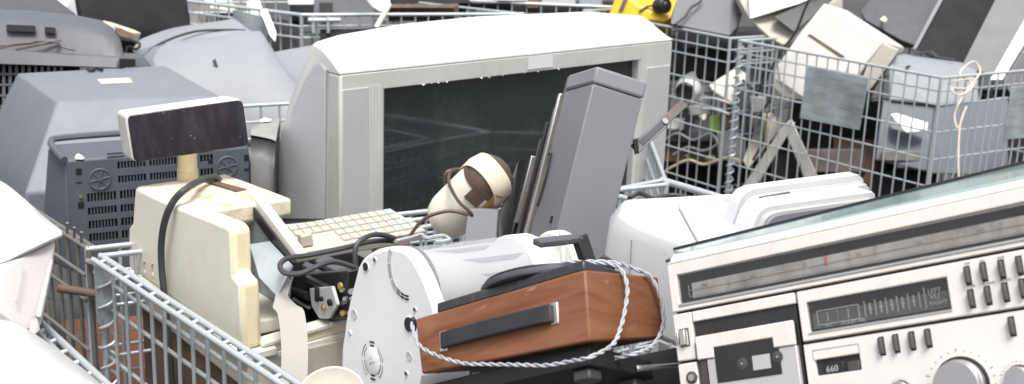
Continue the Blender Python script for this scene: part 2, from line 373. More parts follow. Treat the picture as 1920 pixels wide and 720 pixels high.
def hullthing(name, label, cat, pts, mat, **k):
    return solo(name, label, cat, G().hull([P(*p) for p in pts]), mat, **k)
def text(name, body, Mloc, size, mat, parent, ext=.0002):
    cu = bpy.data.curves.new(name, 'FONT'); cu.body = body; cu.size = size; cu.extrude = ext; cu.resolution_u = 2
    t = bpy.data.objects.new(name + '_src', cu); col.objects.link(t)
    me = bpy.data.meshes.new_from_object(t); bpy.data.objects.remove(t); bpy.data.curves.remove(cu)
    me.name = name; me.materials.clear(); me.materials.append(M[mat])
    o = bpy.data.objects.new(name, me); col.objects.link(o); o.parent = parent; o.matrix_local = Mloc
    return o

# ------------------------------------------------------------------ ground
g = G().add([(-150, -150, 0), (150, -150, 0), (150, 150, 0), (-150, 150, 0)], [(0, 1, 2, 3)]); o = g.ob('ground', 'asphalt', smooth=False); o['kind'] = 'structure'

# ------------------------------------------------------------------ wire cages
RIM = .97
def unit_wire(mat):
    g = G(); g.cyl((0, 0, 0), (0, 0, 1), 1, 7); me_o = g.ob('vertical_wire', mat, ang=60); me = me_o.data
    bpy.data.objects.remove(me_o); return me
WIRE = {k: unit_wire(k) for k in ('galv', 'galv_old')}
def wire(name, a, b, r, parent, mat='galv'):
    o = bpy.data.objects.new(name, WIRE[mat]); col.objects.link(o); o.parent = parent
    d = b - a; q = d.to_track_quat('Z', 'Y')
    o.matrix_local = Matrix.LocRotScale(a, q, Vector((r, r, d.length))); return o
LEVELS = (.05, .10, .20, .30, .40, .52, .64, .76)
def cage(label, A, group='wire mesh cages full of scrap', mat='galv'):
    return thing('mesh_cage', label, 'cage', mat4(Vector((1, 0, 0)), Vector((0, 1, 0)), UP, Vector((A.x, A.y, 0))), group)
def panel(c, A, B, pitch=.05, r=.003, levels=LEVELS, mat='galv', bottom=.1, double=False, rimr=.0055):
    o = c.matrix_world.translation; a, b = A - o, B - o; L = (b - a).length; d = (b - a).normalized(); n = max(2, round(L / pitch))
    out = d.cross(UP)
    for i in range(n + 1):
        p = a + d * (L * i / n); rr = r * 1.7 if i in (0, n) else r
        p = p + d * random.uniform(-.003, .003); q = Vector((p.x, p.y, bottom)) + d * random.uniform(-.010, .010) + out * random.uniform(-.004, .004); wire('corner_post' if i in (0, n) else 'vertical_wire', q, Vector((p.x, p.y, a.z)), rr, c, mat)
    for k in levels:
        if a.z - k < bottom: continue
        z = Vector((0, 0, -k)) - out * r * 2
        wire('horizontal_wire', a + z, b + z, r * 1.1, c, mat)
    wire('top_rail', a - d * .004, b + d * .004, rimr, c, mat)
    if double:
        s = out * .016 + Vector((0, 0, -.004)); wire('top_rail', a + s, b + s, rimr, c, mat)
        for i in range(n):
            p = a + d * (L * (i + .5) / n); wire('rail_clip', p - out * .004 + d * .0, p + s + out * .004, rimr * .75, c, mat)
def floor_tray(c, pts, mat='galv_old'):
    o = c.matrix_world.translation
    G().prism([Vector((p.x - o.x, p.y - o.y, .09)) for p in pts], (0, 0, -.02)).ob('floor_tray', mat, c)
def coil(c, A, z0, z1, r, mat='galv', turns=8, wr=.003):
    o = c.matrix_world.translation; a = A - o
    path = [Vector((a.x + r * math.cos(t * 2 * math.pi), a.y + r * math.sin(t * 2 * math.pi), z0 + (z1 - z0) * t / turns)) for t in np.linspace(0, turns, turns * 10)]
    G().tube(path, wr, 6).ob('hinge_coil', mat, c)
def ext(A, B, L): return A + (B - A).normalized() * L

# front cage: the register, the drum and the record player stand in it
F = H(190, 480, RIM); F1 = ext(F, H(560, 720, RIM), 1.15); L1a, L1b = H(165, 467, RIM), H(1250, 346, RIM)
F2 = F + (L1b - L1a).normalized() * 1.12; F3 = F1 + (F2 - F)
cg = cage('bright galvanised mesh cage in the foreground holding the cream cash register', F)
panel(cg, F, F1, .052, .0036, double=True); panel(cg, F, F2, .06, .0034); panel(cg, F2, F3, .06, .0034); floor_tray(cg, [F, F1, F3, F2])
coil(cg, F + (F1 - F).normalized() * .012, .3, .93, .014, turns=16)
oF = cg.matrix_world.translation; dF = (F1 - F).normalized(); nF = dF.cross(UP)
G().hull([F - oF + dF * a + nF * b + Vector((0, 0, z)) for a in (-.01, .02) for b in (-.012, .012) for z in (-.13, -.015)]).ob('corner_plate', 'plate', cg, bevel=.002)

# middle cage: the big television and the monitors stand in it
sdir = -(F1 - F).normalized()
B0 = L1a + sdir * 1.25; B1 = L1b + sdir * 1.25
cm = cage('weathered mesh cage holding the silver television and blue grey monitors', L1a)
panel(cm, L1a, L1b, .06, .0034, mat='galv'); panel(cm, L1a, B0, .05, .0036, mat='galv_old', double=True, rimr=.005)
K0, K1 = H(400, 199, RIM), H(560, 191, RIM)
panel(cm, B0, ext(K0, K1, 1.35), .055, .0034); panel(cm, L1b, ext(K0, K1, 1.35), .06, .0034); floor_tray(cm, [L1a, L1b, ext(K0, K1, 1.35), B0])
oM = cm.matrix_world.translation
la = L1a - oM
G().tube([la + Vector((-.055, -.01, -.075)), la + Vector((.02, -.02, -.08))], .008, 10).ob('latch_pin', 'brown', cm)
G().tube(smoothpath([la + Vector(p) for p in ((.0, -.01, -.02), (.035, -.02, -.03), (.05, -.02, -.07), (.03, -.02, -.1), (.01, -.015, -.085))], 6), .006, 8).ob('latch_loop', 'galv_old', cm)
for k in range(3):
    p = la + sdir * (.03 + .035 * k) + Vector((0, 0, .006)); G().tube([p, p + Vector((.004, -.008, .022))], .003, 6).ob('wire_stub', 'galv_old', cm)

# left cage: only its right-hand rim crosses the corner of the photograph
W0, W1 = H(79, 607, RIM), H(200, 720, RIM)
cl = cage('mesh cage in the lower left corner under the white plastic covers', W0)
panel(cl, W0, ext(W0, W1, .9), .05, .0034, double=True); panel(cl, W0, W0 + Vector((-.6, -.1, 0)), .055, .0034)

# right of the television: a cage whose rim shows above the white printer
Q0 = H(1243, 338, RIM); Q1 = ext(Q0, H(1350, 370, RIM), .85)
cq = cage('mesh cage behind the white printer, its pale rim showing right of the television', Q0)
panel(cq, Q0, Q1, .055, .0034, rimr=.0085); panel(cq, Q0, Q0 + (Q1 - Q0).normalized().cross(UP) * .8, .055, .0034)

# the large right-hand cage with zinc plates
CA, Bc, Cc = H(1387, 76, RIM), H(1766, 146, RIM), H(1925, 132, RIM)
Cc = ext(Bc, Cc, .85); D = CA + (Cc - Bc)
cr = cage('large right-hand mesh cage carrying two zinc plates, heaped with monitors', CA)
panel(cr, CA, Bc, (Bc - CA).length / 19, .0030); panel(cr, Bc, Cc, .042, .0030); panel(cr, CA, D, .06, .0036); panel(cr, D, Cc, .06, .0036); floor_tray(cr, [CA, Bc, Cc, D])
def on_panel(c, Pa, Pb, quad, name, off=.006, t=.003, mat='plate'):
    fr = upright(Pa, Pb); o = c.matrix_world.translation
    pts = [fr @ lp(fr, u, v, 1, -off) - o for u, v in quad]; nrm = fr.to_3x3() @ Vector((0, -1, 0))
    return G().prism(pts, nrm * t).ob(name, mat, c, bevel=.001)
on_panel(cr, CA, Bc, [(1514, 125), (1630, 146), (1612, 244), (1500, 221)], 'zinc_plate')
on_panel(cr, Bc, Cc, [(1896, 163), (1975, 155), (1960, 255), (1880, 262)], 'zinc_plate')
coil(cr, CA + Vector((.0, -.01, 0)), .2, .95, .016, turns=20)

R0, R1 = H(1190, 38, RIM), H(1369, 72, RIM)
ck = cage('mesh cage between the television and the large right-hand cage, round a white lamp', R1)
Rl = R1 + (R0 - R1).normalized() * .95
panel(ck, R1, Rl, .062, .0030); panel(ck, R1, R1 + (D - CA), .06, .0036); panel(ck, Rl, Rl + (D - CA), .06, .0036)
ok_ = ck.matrix_world.translation; dk = (R0 - R1).normalized()
for zz in (.70, .655):
    G().tube(smoothpath([R1 - ok_ + dk * .0 + Vector((.02, -.02, zz - RIM)), R1 - ok_ + dk * .06 + Vector((0, -.025, zz - RIM + .01)), R1 - ok_ + dk * .13 + Vector((0, -.02, zz - RIM))], 6), .006, 8).ob('latch_bar', 'galv', ck)

# back cages
X0, X1 = H(352, 2, RIM), H(566, 28, RIM)
Xl, X2 = ext(X1, X0, 1.15), ext(X1, H(820, 27, RIM), 1.0)
cb = cage('far mesh cage at the top of the photograph, above the grey rounded monitor', X1)
panel(cb, X1, Xl, .06, .004, rimr=.008); panel(cb, X1, X2, .062, .004, rimr=.008); panel(cb, Xl, Xl + (X2 - X1), .06, .004); panel(cb, X2, Xl + (X2 - X1), .06, .004)
on_panel(cb, X1, Xl, [(436, 18), (500, 32), (502, 98), (438, 80)], 'zinc_plate', off=-.012)
ob_ = cb.matrix_world.translation; dx = (X2 - X1).normalized()
for sx in (.05, .115):
    G().tube([X1 - ob_ + dx * sx + Vector((0, -.02, .0)), X1 - ob_ + dx * sx + Vector((.003, -.025, -.075))], .007, 8).ob('latch_bar', 'galv', cb)
G().tube([X1 - ob_ + dx * .03 + Vector((0, -.02, -.02)), X1 - ob_ + dx * .17 + Vector((0, -.02, -.02))], .011, 8).ob('latch_bar', 'galv', cb)
Y0, Y1 = H(880, 2, RIM), H(1160, 14, RIM)
cy = cage('farthest mesh cage, a strip of it showing above the television', Y0)
panel(cy, Y0, ext(Y0, Y1, 1.2), .07, .004, rimr=.008)

# ------------------------------------------------------------------ the big television
Mt = upright(P(637, 138, 2.72), H(1262, 74, P(637, 138, 2.72).z)); tv = thing('television', 'big silver widescreen tube television with white top, behind the tilted grey case', 'television', Mt)
TW = lp(Mt, 1262, 74, 1, 0).x
def t2(u, v, y=0): return lp(Mt, u, v, 1, y)
def t0(u, v, x=0): return lp(Mt, u, v, 0, x)
side = [t0(*q) for q in ((590, 86), (563, 135), (543, 188), (527, 250), (518, 320), (514, 405))]
yc, zc = side[0].y, side[0].z
crest = [t2(u, v, yc) for u, v in ((590, 86), (598, 79), (640, 66), (760, 45), (900, 31), (1100, 22), (1200, 29), (1243, 42), (1262, 60))]
ZB = -.52
def tv_sec(x, zt):
    s = zt / zc; p = [(.048, ZB), (.048, -.0035), (.0005, -.0035), (.001, .002)]
    p += [(yc * .18, zt * .26), (yc * .38, zt * .54), (yc * .6, zt * .78), (yc * .8, zt * .92), (yc, zt), (yc * 1.12, zt * .985)]
    for q in side[1:]: p.append((q.y, q.z if q.z < 0 else q.z * s))
    p.append((side[-1].y, ZB))
    return [Vector((x, y, z)) for y, z in p]
secs = [tv_sec(0, zc)] + [tv_sec(max(.004, min(q.x, TW - .004)), q.z) for q in crest[1:-1]] + [tv_sec(TW, crest[-1].z)]
G().loft(secs).ob('cabinet', 'tvwhite', tv, bevel=.006, ang=62)
sc = [t2(*q) for q in ((722, 161), (1199, 117))]
sx0, sx1, sz1 = sc[0].x, sc[1].x, (sc[0].z + sc[1].z) / 2; sz0 = ZB + .06
G().frame(0, TW, ZB, -.004, sx0, sx1, sz0, sz1, 0, .0475).ob('front_bezel', 'silver_light', tv, bevel=.005)
# slightly domed glass, set back in the bezel
nx, nz = 14, 10; g = G(); vs = []
for j in range(nz + 1):
    for i in range(nx + 1):
        a, b = i / nx * 2 - 1, j / nz * 2 - 1
        vs.append((sx0 - .01 + (sx1 - sx0 + .02) * i / nx, .014 + .011 * (a * a * .6 + b * b * .6), sz0 - .01 + (sz1 - sz0 + .02) * j / nz))
g.add(vs, [(j * (nx + 1) + i, j * (nx + 1) + i + 1, (j + 1) * (nx + 1) + i + 1, (j + 1) * (nx + 1) + i) for j in range(nz) for i in range(nx)])
g.ob('screen', 'screen', tv)
pl = t2(640, 166), t2(690, 166); G().box(.006, pl[1].x, -.003, .001, ZB + .01, (pl[0].z + pl[1].z) / 2).ob('speaker_panel', 'silver_plastic', tv, bevel=.001)
for k in range(4):
    x = pl[1].x + .004 + k * .008; G().box(x, x + .004, -.0013, .001, ZB + .01, pl[0].z).ob('bezel_rib', 'silver_light', tv, bevel=.0008)
pr = t2(1212, 120), t2(1258, 110); G().box(pr[0].x, TW - .006, -.003, .001, ZB + .01, pr[0].z - .01).ob('speaker_panel', 'silver_plastic', tv, bevel=.001)
gp = [t0(u, v, -.0015) for u, v in ((603, 120), (612, 131), (611, 410), (527, 410), (530, 325), (538, 258), (551, 203), (570, 158), (590, 124))]
G().prism(gp, (-.003, 0, 0)).ob('side_grille', 'grille', tv, bevel=.001)
rimp = gp + [gp[0]]
G().tube(rimp, .0025, 6).ob('grille_rim', 'silver_dark', tv)
for u0, u1, v0, v1 in ((990, 1035, 104, 122),):
    a, b = t2(u0, v0), t2(u1, v1); G().box(a.x, b.x, -.002, -.0006, b.z - .004, -.004).ob('tape_patch', 'white_clean', tv)
x = sx0 + .3
for k in range(12):
    x0 = random.uniform(sx0 + .1, sx1 - .25); r_ = random.uniform(.0012, .003)
    G().hull([Vector((x0 + random.uniform(-r_, r_), -.003 + random.uniform(-.004, .004), sz1 + random.uniform(-r_ * .6, r_))) for _ in range(9)]).ob('paint_flake', 'cream_light', tv)

# ------------------------------------------------------------------ cash register
Or = P(250, 350, 2.35); zb = P(238, 500, 2.41).z; da = H(456, 660, zb) - H(238, 500, zb)
Mr = upright(Or, Or + da); rg = thing('cash_register', 'aged cream cash register with a dark tilted customer display on a pole', 'cash register', Mr)
def r1(u, v, y=0): return lp(Mr, u, v, 1, y)
def r0(u, v, x): return lp(Mr, u, v, 0, x)
def r2(u, v, z): return lp(Mr, u, v, 2, z)
S = [r1(*q) for q in ((252, 349), (331, 384), (392, 408), (425, 421), (434, 432), (437, 516), (450, 531), (456, 658), (240, 502), (240, 425), (247, 418))]
ct = r0(472, 426, S[4].x).y
print('cheek t', ct, 'S', [tuple(round(c, 3) for c in q) for q in S])
G().prism(S, (0, ct, 0)).ob('side_cheek', 'cream', rg, bevel=.009, seg=3)
cheek = bpy.data.objects['side_cheek']; cheek.data.materials.append(M['cream_yellow'])
for p in cheek.data.polygons:
    if p.normal.x > .6: p.material_index = 1
xf, zf = S[7].x, S[7].z
RW = .40
# skirt and rusty metal base
G().box(S[8].x + .005, xf + .012, -.004, ct + .02, zf - .016, zf - .001).ob('skirt', 'cream_light', rg, bevel=.003)
G().box(S[8].x + .02, xf + .006, .004, RW, zf - .07, zf - .0165).ob('base_shell', 'beige', rg, bevel=.004)
G().box(S[8].x + .03, xf - .07, .012, RW - .02, zf - .24, zf - .0705).ob('cash_drawer', 'brown', rg, bevel=.003)
# top deck, sloping with the cheek, and back housing
tb = r2(320, 333, 0).y; DW = .16
dfx = r1(417, 391, ct + .015).x
top = [r1(252, 349), r1(331, 384), Vector((dfx, 0, S[1].z + .004)), Vector((dfx, 0, -.012)), Vector((S[1].x * .9, 0, -.06)), Vector((S[9].x + .02, 0, -.06)), Vector((S[0].x, 0, -.05))]
G().prism([p + Vector((0, ct - .01, 0)) for p in top], (0, DW - ct + .03, 0)).ob('top_deck', 'cream_dirty', rg, bevel=.006, seg=3)
print('top back y', tb, 'ct', ct, 'xf', xf, 'zf', zf)
G().box(S[8].x, S[8].x + .03, ct - .002, DW, zf, -.055).ob('rear_wall', 'cream', rg, bevel=.004)
# zinc inner wall and the dark edged slanting side rail
yz = ct + .075
zp = [r1(u, v, yz) for u, v in ((404, 394), (462, 386), (548, 496), (540, 575), (470, 575), (440, 440))]
G().prism(zp, (0, .002, 0)).ob('zinc_sheet', 'metalblue', rg)
zl = [r1(468, 458, ct + .020), r1(506, 452, yz - .006), r1(549, 498, yz - .006), r1(520, 556, ct + .030), r1(486, 520, ct + .008)]
G().hull(zl + [p + Vector((-.002, 0, -.003)) for p in zl]).ob('zinc_flap', 'metalblue', rg)
G().box(xf * .62, xf - .036, ct + .001, ct + .075, zf + .004, zf + .030).ob('inner_block', 'cream_light', rg, bevel=.004)
rl = [r1(u, v, yz - .004) for u, v in ((412, 389), (462, 383), (470, 384), (553, 492), (541, 502), (462, 391), (424, 396))]
G().prism(rl, (0, .004, 0)).ob('slant_rail', 'black', rg, bevel=.0008)
rl2 = [r1(u, v, yz + .0025) for u, v in ((398, 370), (455, 358), (472, 363), (562, 482), (548, 494), (466, 383), (404, 391))]
G().prism(rl2, (0, .018, 0)).ob('slant_rail', 'cream_light', rg, bevel=.002)
# brown label strip on the deck
d0, d1 = r2(383, 338, .002), r2(452, 360, .002)
lab = [r2(u, v, .012) for u, v in ((384, 337), (398, 335), (462, 359), (449, 364))]
G().prism([Vector((p.x, p.y, .0035 + max(0, p.x) * .06)) for p in lab], (0, 0, .003)).ob('label_strip', 'brown', rg)
# base tray with front lip
def band(v0l, v1l, v0r, v1r, name, mat, dx):
    a0, a1, b0, b1 = r0(572, v0l, xf), r0(572, v1l, xf), r0(660, v0r, xf), r0(660, v1r, xf)
    q = [a0, b0, b1, a1]
    a0.y = a1.y = ct * .9
    G().prism([p + Vector((dx, 0, 0)) for p in q], (-.03, 0, 0)).ob(name, mat, rg, bevel=.002)
band(624, 632, 592, 601, 'tray_lip', 'cream_light', .006)
band(632.3, 647, 601.3, 617, 'tray_band', 'cream_yellow', .002)
band(647.3, 658, 617.3, 629, 'tray_band', 'cream_light', .004)
band(658.3, 690, 629.3, 662, 'tray_band', 'beige', 0)
tz = r0(600, 628, xf).z
G().box(S[8].x + .03, xf - .032, ct, RW, zf - .01, zf + .004).ob('tray_floor', 'pit', rg)
G().box(S[8].x + .03, xf - .03, RW, RW + .012, zf, tz).ob('tray_wall', 'cream_light', rg, bevel=.002)
# printer mechanism in the tray
pm = G().hull([r1(u, v, .16) + Vector((0, dy, 0)) for u, v in ((548, 516), (652, 508), (650, 600), (560, 612), (540, 560)) for dy in (0, .06)]).ob('printer_mechanism', 'black', rg, bevel=.003)
ps = [r1(u, v, .145) for u, v in ((580, 541), (622, 537), (632, 572), (616, 598), (598, 597), (584, 574))]
pp = G().prism(ps, (0, .006, 0)).ob('metal_plate', 'plate_light', pm, bevel=.001)
for (u, v, rr, mt) in ((620, 567, .006, 'pit'), (604, 560, .004, 'pit'), (608, 577, .005, 'brass'), (640, 536, .006, 'brass')):
    p = r1(u, v, .143); G().cyl(p, p + Vector((0, -.004, 0)), rr, 12).ob('screw', mt, pm)
p = r1(596, 551, .143); G().box(p.x - .005, p.x + .005, .138, .144, p.z - .014, p.z + .014).ob('slot', 'pit', pm, bevel=.003)
def bar(a, b, c, dz, name, mat, par, bevel=.002):
    a, b, c = Vector(a), Vector(b), Vector(c); return G().prism([a, b, c, a + c - b], (0, 0, -dz)).ob(name, mat, par, bevel=bevel)
bar(r1(572, 518, .15), r1(625, 543, .15), r1(642, 528, .19), .012, 'carriage', 'blackdeck', pm)
bar(r1(590, 488, .19), r1(660, 520, .19), r1(676, 506, .23), .010, 'carriage', 'darkgrey', pm)
bar(r1(566, 496, .18), r1(615, 520, .18), r1(622, 512, .20), .008, 'guide_rail', 'darkgrey', pm)
bar(r1(545, 560, .14), r1(580, 578, .14), r1(588, 572, .16), .004, 'guide_plate', 'darkgrey', pm)
G().cyl(r1(545, 540, .17), r1(580, 556, .15), .008, 12).ob('roller', 'black', pm)
for k in range(9):
    p = r1(random.uniform(638, 668), random.uniform(532, 590), .15); G().cyl(p, p + Vector((.004, -.006, .001)), random.uniform(.003, .006), 10).ob('gear', random.choice(['brass', 'darkgrey', 'steel', 'black']), pm)
# key panel behind, with its grid of caps
Lf = Mr.inverted() @ P(540, 478, 2.32)
th = R(13); ub = Vector((-math.cos(th), 0, math.sin(th))); ux = Vector((0, 1, 0)); un = ux.cross(ub)
if un.z < 0: un = -un
def proj(q):
    c_ = RC.inverted() @ (Mr @ q - CAM); return 960 + FPX * c_.x / -c_.z, 360 - FPX * c_.y / -c_.z
kw = .1
for _ in range(30): kw += (800 - proj(Lf + ux * kw)[0]) / 2400
kl = .05
for _ in range(40): kl += (proj(Lf + ux * kw * .5 + ub * kl)[1] - 408) / 2400 * 2
print('keys', Lf, kw, kl, proj(Lf + ux * kw), proj(Lf + ub * kl), proj(Lf + ux * kw + ub * kl))
def kp(a, b, c=0): return Lf + ux * (a * kw) + ub * (b * kl) + un * c
kb = G().prism([kp(-.02, 0), kp(1, 0), kp(.93, 1), kp(-.02, 1)], un * -.022).ob('key_panel', 'keycap', rg, bevel=.003)
cap = {}
for mname in ('keycap', 'mint'):
    s = G().hull([ux * a + ub * b + un * c for a, b, c in ((-.0086, -.009, 0), (.0086, -.009, 0), (.0086, .009, 0), (-.0086, .009, 0), (-.0078, -.0082, .0026), (.0078, -.0082, .0026), (.0078, .0082, .0026), (-.0078, .0082, .0026))]).ob('key', mname, kb)
    cap[mname] = s
NX, NY = int(kw * .83 / .0185), int(kl * .86 / .0195); first = {k: True for k in cap}
for j in range(NY):
    for i in range(NX):
        a = .15 + .83 * (i + .5) / NX; b = .10 + .86 * (j + .5) / NY
        if j < 2 and i < 4: continue
        if a > .985 - .07 * b: continue
        mname = 'mint' if (i + 2 * j) % 7 == 3 or (i > 9 and j % 3 == 1 and random.random() < .5) else 'keycap'
        if random.random() < .03: continue
        p = kp(a, b, .001)
        if first[mname]: cap[mname].location = p; first[mname] = False
        else: dup(cap[mname], kb, p)
p = kp(.02, .66); G().box(p.x - .012, p.x + .012, p.y - .004, p.y + .02, p.z, p.z + .016).ob('lock_block', 'black', kb, bevel=.002)
p = kp(.15, .22); G().hull([p + Vector(q) for q in ((-.01, -.012, 0), (.01, -.012, 0), (.01, .014, 0), (-.01, .014, 0), (-.006, -.010, .022), (.008, -.010, .02), (.008, .012, .022), (-.006, .012, .024))]).ob('key_knob', 'beige', kb, bevel=.002)
p = kp(.08, .3); G().cyl(p, p + un * .008, .005, 12).ob('key_switch', 'black', kb)
# display head on its pole
Md, Ld, xd_ = box3((234, 214), 2.28, (452, 184), (217, 207), (248, 304), (1.03, 1.01, 1.0))
print('display', Ld, xd_)
dw, dd, dh = Ld[0], abs(Ld[1]), Ld[2]
dm = Mr.inverted() @ Md
hd = G()
zs = sorted((0, dh)); hd.box(0, dw, 0, dd, zs[0], zs[1]); h = hd.ob('display_head', 'cream_light', rg, bevel=.008, seg=3); h.matrix_local = dm
wx0_, wx1_, wz0_, wz1_, rc_ = .003, dw + .0015, zs[0] - .0015, zs[1] - .0025, .010
rp = [(cx + math.cos(t) * rc_, cz + math.sin(t) * rc_) for cx, cz, t0_ in ((wx1_ - rc_, wz1_ - rc_, 0), (wx0_ + rc_, wz1_ - rc_, 90), (wx0_ + rc_, wz0_ + rc_, 180), (wx1_ - rc_, wz0_ + rc_, 270)) for t in (R(t0_), R(t0_ + 30), R(t0_ + 60), R(t0_ + 90))]
s = G().prism([(x, .001, z) for x, z in rp], (0, -.006, 0)).ob('display_window', 'vfd', h, bevel=.0018, seg=2)
pb, pt = r2(352, 345, -.01), None
tp = Mr.inverted() @ (Md @ Vector((dw * .52, dd * .5, dh)))
G().lathe(tp, pb + Vector((0, 0, -.02)) - tp, [(.018, -.02), (.018, (pb - tp).length * .55), (.0195, (pb - tp).length * .56), (.021, (pb - tp).length + .02)], 20).ob('display_pole', 'cream_yellow', rg)
for u, v in ((277, 531), (292, 536), (262, 519)):
    c = r1(u - 5, v - 30, -.001); G().tube([c + Vector((.0, 0, .012)), c + Vector((-.006, 0, .006)), c + Vector((-.006, 0, -.006)), c + Vector((0, 0, -.012))], .0012, 5).ob('moulded_mark', 'beige', rg)

# the register's cable
def rw(u, v, y): return Mr @ r1(u, v, y)
path = [Mr @ r2(412, 338, .012), Mr @ r2(402, 332, .02), Mr @ r2(380, 337, .024), rw(352, 352, .02), rw(327, 375, -.004), rw(311, 408, -.014), rw(303, 450, -.014), rw(303, 500, -.013), rw(309, 560, -.013), rw(316, 640, -.013), rw(325, 760, -.012)]
solo('cable', 'thick black cable hanging down the side of the cream cash register', 'cable', G().tube(smoothpath(path, 10), .0062, 10), 'rubber')
pth = [(P(760, 455, 2.2)), P(720, 441, 2.16), P(690, 443, 2.12), P(668, 462, 2.1), P(666, 500, 2.1)]
solo('cable', 'grey cable arching over into the register beside the drum', 'cable', G().tube(smoothpath(pth, 8), .0045, 8), 'rubber')
pth = [P(750, 452, 2.2), P(700, 452, 2.16), P(640, 466, 2.12), P(580, 478, 2.1), P(540, 484, 2.08), P(525, 497, 2.06), P(535, 512, 2.05), P(565, 512, 2.05), P(600, 497, 2.06), P(630, 491, 2.08), P(668, 502, 2.1)]
solo('cable', 'black cable looping over the open printer of the cash register', 'cable', G().tube(smoothpath(pth, 8), .0045, 8), 'rubber')
hullthing('cable_boot', 'small brown cable boot lying at the edge of the key panel', 'plug', [(735, 452, 2.15), (750, 440, 2.18), (772, 455, 2.16), (765, 460, 2.12), (740, 460, 2.12)], 'cordbrown', bevel=.003)
# paper strip out of the printer
prof = [(530, 512, 2.12), (526, 525, 2.11), (519, 545, 2.08), (514, 566, 2.05), (512, 577, 2.03), (521, 590, 2.02), (527, 640, 1.97), (527, 700, 1.93), (522, 760, 1.9)]
g = G(); secs = []
for i, (u, v, d) in enumerate(smoothpath([Vector(q) for q in prof], 5)):
    wpx = 24 + 26 * min(1, max(0, (v - 560) / 20))
    a, b = P(u, v, d), P(u + wpx, v - 4, d + .03); n_ = Vector((.0, -.0006, .0003))
    secs.append([a, b, b + n_, a + n_])
solo('paper_strip', 'curling white paper strip hanging from the cash register printer', 'paper', g.loft(secs), 'paper')

def plane_depth(Pa, Pb, u, v):
    n = (Pb - Pa).cross(UP); r = ray(u, v); return n.dot(Pa - CAM) / n.dot(r)
def PD(u, v):
    if u < 1378: return plane_depth(R1, Rl, u, v)
    if u < 1757: return plane_depth(CA, Bc, u, v)
    return plane_depth(Bc, Cc, u, v)
def inside(pts, m=.05):
    k = max([0] + [PD(q[0], q[1]) + m - q[2] for q in pts]); return [(q[0], q[1], q[2] + k) for q in pts]
def incage(name, label, cat, pts, mat, **k): return hullthing(name, label, cat, inside(pts), mat, **k)

# ------------------------------------------------------------------ white drum machine under its clear hood
Md_, WL, HL = box2((740, 464), 1.76, (985, 437), 1.90, (748, 720))
dr = thing('drum_machine', 'white machine with a clear hood over its drum and a big white end plate', 'machine', Md_)
def q0(u, v, x=0): return lp(Md_, u, v, 0, x)
outl = [(671, 499), (681, 483), (707, 467), (740, 463), (765, 474), (786, 505), (803, 545), (816, 590), (814, 640), (800, 690), (790, 760), (640, 760), (639, 690), (640, 653), (644, 628), (648, 596), (657, 553)]
pts = [q0(*q) for q in outl]
cen = q0(748, 556); cen = Vector((0, cen.y, cen.z))
G().prism(smoothpath(pts[:10], 4) + pts[10:12] + smoothpath(pts[12:] + [pts[0]], 3)[:-1], (.022, 0, 0)).ob('end_plate', 'white', dr, bevel=.006, seg=3)
# drum radius from the top and the middle of the plate
rad = (q0(740, 464) - cen).length * .98
print('drum', WL, HL, 'rad', rad, cen)
AX = Vector((1, 0, 0)); LEN = WL * .99
def arcs(c, r0_, r1_, a0, a1, n=10, x=-.0012):
    """a slot: a short curved bar on the plate"""
    vs = []; 
    for k in range(n + 1):
        a = a0 + (a1 - a0) * k / n
        for r_ in (r0_, r1_): vs.append(Vector((x, c.y + r_ * math.cos(a), c.z + r_ * math.sin(a))))
    g = G(); secs = [[vs[2 * k], vs[2 * k + 1], vs[2 * k + 1] + Vector((.0015, 0, 0)), vs[2 * k] + Vector((.0015, 0, 0))] for k in range(n + 1)]
    return g.loft(secs)
# hood
hood = G(); secs = []
N = 40
for k in range(N + 1):
    a = math.pi * (-.12 + 1.24 * k / N); secs.append([Vector((.020, cen.y + rad * math.cos(a), cen.z + rad * math.sin(a))), Vector((LEN, cen.y + rad * math.cos(a), cen.z + rad * math.sin(a)))])
hood.loft(secs, close=False, caps=False).ob('clear_hood', 'clear', dr)
G().tube([s_[0] + Vector((.003, 0, 0)) for s_ in secs], .0022, 6).ob('hood_edge', 'slabgrey', dr)
G().lathe(cen + AX * .03, AX, [(rad * .86, 0), (rad * .90, .01), (rad * .90, LEN - .06), (rad * .8, LEN - .05)], 48).ob('drum', 'shell_white', dr)
for k, (a, x0, x1, wd) in enumerate(((1.9, .05, .15, .14), (2.35, .08, .19, .10), (1.35, .06, .12, .2), (2.8, .10, .17, .12))):
    vs = []; 
    g = G(); sc_ = []
    for j in range(7):
        t = a + wd * (j / 6 - .5) * 1.6; rr = rad * .906
        sc_.append([Vector((x0 + .03 * j / 6, cen.y + rr * math.cos(t), cen.z + rr * math.sin(t))), Vector((x1 - .02 * j / 6, cen.y + rr * math.cos(t), cen.z + rr * math.sin(t)))])
    g.loft(sc_, close=False, caps=False).ob('drum_patch', 'slabedge', dr)  # grey patches put on the drum so the hood shows streaks
G().lathe(cen + AX * (LEN - .035), AX, [(rad * .97, 0), (rad * 1.02, .004), (rad * 1.02, .035), (rad * .9, .055), (rad * .55, .062)], 48).ob('end_ring', 'white', dr, ang=50)
G().lathe(cen + AX * (LEN + .045) + Vector((0, 0, .01)), AX, [(rad * .80, 0), (rad * .86, .006), (rad * .86, .022), (rad * .7, .026)], 48).ob('end_cap', 'cream_light', dr, ang=50)
G().lathe(cen + AX * (LEN + .02), AX, [(rad * .5, 0), (rad * .5, .035)], 24).ob('axle', 'white', dr)
bc = q0(740, 690); G().hull([Vector((x, y, z)) for x in (.02, LEN * .96) for y, z in ((cen.y - rad * .9, cen.z), (cen.y + rad * .9, cen.z), (cen.y - rad * 1.0, bc.z), (cen.y + rad * 1.0, bc.z))]).ob('drum_housing', 'white', dr, bevel=.006)
